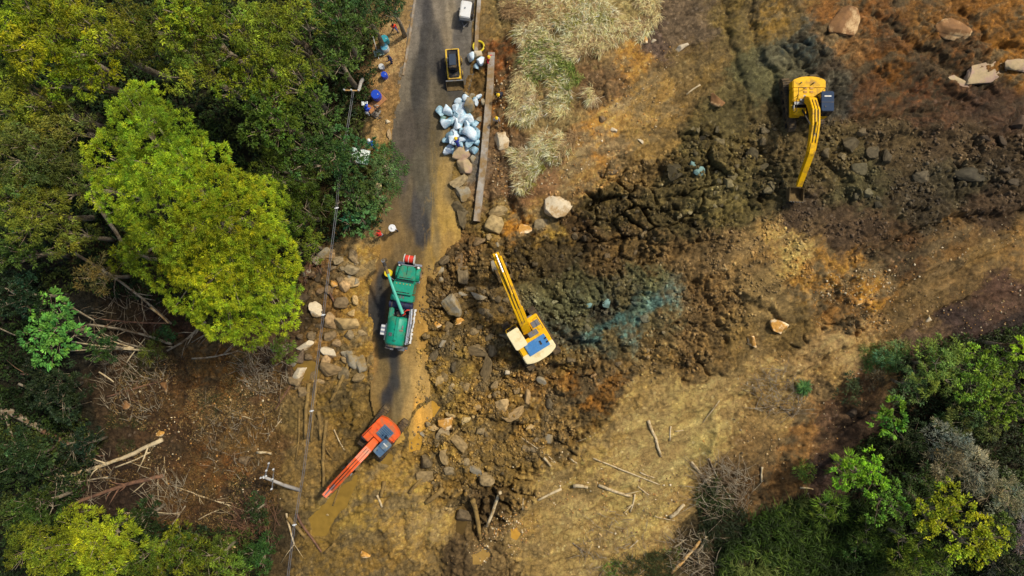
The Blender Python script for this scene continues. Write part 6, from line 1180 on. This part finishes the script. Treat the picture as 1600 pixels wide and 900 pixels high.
# ------------------------------------------------------------------ people
SKIN = mat('skin', (150, 104, 76), .6, 0, .05, 8)
def cloth(n, c): return mat('cloth_' + n, c, .85, 0, .12, 8, .3)
BOOT = cloth('black', (30, 28, 28)); HAIR = cloth('dark_hair', (26, 20, 18))
def person(px, py, face, shirt, pants, label, hat=None, hatkind='helmet', pose='stand', prop=None, z=None, vest=None):
    p = at(px, py) if z is None else at(px, py, z); rt = empty('person', p, R(face)); tag(rt, label, 'person', None)
    st = {'stand': .10, 'walk': .24, 'wide': .2}.get(pose, .10); lf = .18 if pose == 'walk' else .02; bend = .28 if pose == 'bend' else .04
    hip = Vector((0, 0, .90)); ch = Vector((0, bend, 1.32)); nk = Vector((0, bend * 1.25, 1.46)); hd = Vector((0, bend * 1.5 + .02, 1.61))
    S = []   # p0, p1, r0, r1, depth scale, label index (0 skin 1 shirt 2 pants 3 boots)
    S.append((hip, Vector((0, bend * .5, 1.12)), .165, .15, 2)); S.append((Vector((0, bend * .4, 1.05)), ch, .155, .175, 1)); S.append((ch - Vector((.11, 0, 0)), ch + Vector((.11, 0, .02)), .12, .12, 1)); S.append((ch, nk, .12, .065, 1)); S.append((nk, hd, .06, .062, 0))
    S.append((hd + Vector((0, 0, -.03)), hd + Vector((0, .0, .04)), .092, .10, 0)); S.append((hd + Vector((0, .09, -.02)), hd + Vector((0, .115, -.03)), .02, .018, 0)); S.append((hd + Vector((-.095, 0, -.01)), hd + Vector((.095, 0, -.01)), .022, .022, 0))
    hands = []
    arms = {'stand': [((.05, .10, -.30), (.03, .18, -.20)), ((.05, .02, -.30), (.0, .10, -.26))], 'walk': [((.04, .12, -.28), (0, .22, -.12)), ((.04, -.12, -.28), (0, -.02, -.27))], 'work': [((.04, .22, -.18), (-.06, .26, .02)), ((.06, .20, -.2), (-.06, .25, -.04))],
            'bend': [((.02, .16, -.26), (-.02, .16, -.22)), ((.02, .16, -.26), (-.02, .18, -.2))], 'wide': [((.16, .08, -.22), (.1, .22, -.06)), ((.16, .06, -.22), (.06, .24, .0))]}[pose]
    for sx, (u, l) in zip((-1, 1), arms):
        sh = ch + Vector((sx * .195, 0, .06)); el = sh + Vector((sx * u[0], u[1], u[2])); wr = el + Vector((sx * l[0], l[1], l[2])); hn = wr + (wr - el).normalized() * .09
        S += [(sh, el, .062, .048, 1), (el, el.lerp(wr, .5), .048, .042, 1), (el.lerp(wr, .5), wr, .038, .03, 0), (wr, hn, .034, .036, 0)]; hands.append((wr, hn, sx))
        fy = lf * (1 if sx < 0 else -1); ft = Vector((sx * st * .8, fy, .05)); kn = (hip + ft) / 2 + Vector((sx * .03, .05, 0))
        S += [(hip + Vector((sx * .085, 0, -.03)), kn, .098, .068, 2), (kn, ft + Vector((0, 0, .07)), .064, .046, 2), (ft + Vector((0, -.04, 0)), ft + Vector((0, .15, -.01)), .05, .042, 3)]
    b = MB()
    for (a0, a1, r0, r1, _) in S:
        d_ = (a1 - a0).normalized(); b.tube([a0 - d_ * r0 * .6, a0, a1, a1 + d_ * r1 * .6], [r0 * .55, r0, r1, r1 * .55], 10)
    tmp = b.build('tmp', SKIN); m = tmp.modifiers.new('r', 'REMESH'); m.mode = 'VOXEL'; m.voxel_size = .022; sm = tmp.modifiers.new('s', 'SMOOTH'); sm.iterations = 3; sm.factor = .5
    dg = bpy.context.evaluated_depsgraph_get(); ev = tmp.evaluated_get(dg); me = bpy.data.meshes.new_from_object(ev); V = np.zeros(len(me.vertices) * 3, np.float32); me.vertices.foreach_get('co', V); V = V.reshape(-1, 3)
    F = [tuple(q.vertices) for q in me.polygons]; bpy.data.objects.remove(tmp)
    ctr = np.array([V[list(f)].mean(0) for f in F]); best = np.full(len(F), 9.0); lab = np.zeros(len(F), int)
    for (a0, a1, r0, r1, li) in S:
        A0 = np.array(a0); d_ = np.array(a1 - a0); t = np.clip(((ctr - A0) @ d_) / (d_ @ d_ + 1e-9), 0, 1); dd = np.linalg.norm(ctr - A0 - t[:, None] * d_, axis=1) - (r0 + (r1 - r0) * t); m_ = dd < best; best[m_] = dd[m_]; lab[m_] = li
    fb = MB()                                   # fingers rooted in the palms
    for (wr, hn, sx) in hands:
        d_ = (hn - wr).normalized(); side = d_.cross(Vector((sx, 0, 0))); side = side.normalized() if side.length > .1 else Vector((0, 1, 0)); inn = Vector((-sx, 0, 0))
        for k, ln in enumerate((.062, .074, .068, .052)):
            q = hn + side * (-.027 + k * .018); fb.tube([q - d_ * .02, q + d_ * ln * .5 + inn * .006, q + d_ * ln * .9 + inn * .028], [.009, .0085, .006], 6)
        q = wr.lerp(hn, .35) - side * .03; fb.tube([q, q - side * .03 + d_ * .03, q - side * .032 + d_ * .062], [.011, .010, .007], 6)
    nV = len(V); VV = [tuple(v) for v in V] + [tuple(v) for v in fb.v]; FF_ = F + [tuple(i + nV for i in f) for f in fb.f]
    bm_ = bpy.data.meshes.new('body'); bm_.from_pydata(VV, [], FF_)
    for mm in (SKIN, shirt, pants, BOOT): bm_.materials.append(mm)
    lab = np.concatenate([lab, np.zeros(len(fb.f), int)]); bm_.polygons.foreach_set('material_index', lab.astype(np.int32)); bm_.polygons.foreach_set('use_smooth', np.ones(len(lab), bool)); bm_.update()
    bo = bpy.data.objects.new('body', bm_); COL.objects.link(bo); bo.parent = rt
    b = MB(); b.dome(hd + Vector((0, -.012, .0)), .108, .115, .125, 14, 5, -.25); b.build('hair', HAIR, rt, smooth=True)
    b = MB(); b.dome(hd + Vector((-.035, .086, .012)), .013, .01, .012, 8, 3, -1.2); b.dome(hd + Vector((.035, .086, .012)), .013, .01, .012, 8, 3, -1.2); b.box(hd + Vector((0, .094, -.055)), (.045, .008, .008)); b.build('face_features', HAIR, rt)
    if hat:
        b = MB()
        if hatkind == 'helmet': b.dome(hd + Vector((0, 0, .04)), .128, .15, .125, 16, 6); b.cyl(hd + Vector((0, .02, .035)), hd + Vector((0, .02, .055)), .158, 18); b.box(hd + Vector((0, 0, .155)), (.03, .2, .03))
        elif hatkind == 'brim': b.dome(hd + Vector((0, 0, .05)), .12, .13, .11, 16, 5); b.tube([hd + Vector((0, 0, .05)), hd + Vector((0, 0, .07))], [.33, .30], 20)
        else: b.dome(hd + Vector((0, 0, .03)), .12, .125, .12, 14, 5); b.box(hd + Vector((0, .14, .05)), (.14, .12, .015))
        b.build({'helmet': 'helmet', 'brim': 'hat', 'cap': 'cap'}[hatkind], hat, rt, smooth=False, bevel=0)
    if vest:
        b = MB(); b.tube([(0, bend * .5, 1.02), (0, bend * .8, 1.2), (0, bend, 1.34), (0, bend * 1.1, 1.42)], [.175, .185, .20, .13], 16, cap=False); b.build('vest', vest, rt, smooth=True)
    if prop == 'shovel':
        b = MB(); b.tube([(.3, .1, .1), (.12, .35, 1.3)], .018, 6); b.box((.32, .06, .1), (.2, .03, .28)); o = b.build('shovel', WM['gold'], None, loc=p); o.rotation_euler[2] = R(face); tag(o, 'shovel held by the man in dark clothes and yellow helmet behind the wall', 'shovel')
    return rt
HY = mat('yellow_helmet', (250, 206, 20), .35, 0, .05, 4); HW = mat('white_helmet', (236, 236, 234), .4, 0, .05, 4); STRW = mat('straw_hat', (222, 198, 140), .8, 0, .12, 20, .3)
person(618, 48, 200, cloth('scarlet', (236, 66, 30)), cloth('denim', (72, 112, 176)), 'person in scarlet top and blue jeans walking at the top of the dirt path', pose='walk')
person(613, 98, 100, cloth('navy', (28, 38, 84)), cloth('dark_blue', (38, 52, 100)), 'person in dark navy clothes standing beside the tubs on the dirt path', pose='work', vest=None)
person(763, 98, 250, cloth('crimson', (226, 20, 52)), cloth('maroon', (140, 30, 50)), 'person in crimson overalls and yellow helmet standing at the head of the wall', HY, pose='wide')
person(784, 150, 140, cloth('dark_slate', (34, 38, 56)), cloth('black_trousers', (38, 38, 44)), 'person in dark clothes and yellow helmet digging behind the wall', HY, pose='bend', prop='shovel')
person(776, 190, 190, cloth('pale_grey', (196, 198, 204)), cloth('light_grey', (176, 172, 172)), 'person in pale grey clothes and yellow helmet standing behind the wall', HY)
person(598, 368, 60, cloth('red_shirt', (214, 48, 34)), cloth('off_white', (196, 190, 186)), 'person in a red shirt and pale trousers at the road verge', cloth('red_cap', (216, 52, 36)), 'cap', pose='work')
person(618, 360, 20, cloth('white_shirt', (226, 222, 224)), cloth('charcoal', (40, 40, 46)), 'person in white shirt, white brimmed hat and dark trousers on the road', HW, 'brim', pose='walk')
person(645, 402, 180, cloth('khaki', (130, 110, 70)), cloth('black_trousers', (38, 38, 44)), 'person in khaki and yellow helmet standing in front of the green truck', HY, pose='work')
person(717, 230, 20, cloth('indigo', (40, 52, 140)), cloth('indigo', (40, 52, 140)), 'person in indigo overalls and yellow helmet among the blue-white rocks', HY, pose='bend', z=.5)
person(586, 232, 30, cloth('bright_blue', (36, 110, 190)), cloth('denim', (72, 112, 176)), 'person in bright blue with a white helmet at the bushes beside the tin sheet', HW, pose='bend')
person(595, 296, 300, cloth('olive_shirt', (90, 92, 56)), cloth('charcoal', (40, 40, 46)), 'person under a broad straw hat standing in the roadside shrubs', STRW, 'brim', pose='stand')
person(576, 180, 340, cloth('royal', (30, 70, 190)), cloth('white_trousers', (214, 214, 214)), 'person in royal blue top and white trousers left of the rust-coloured sheet', cloth('blue_cap', (30, 74, 196)), 'cap', pose='bend')
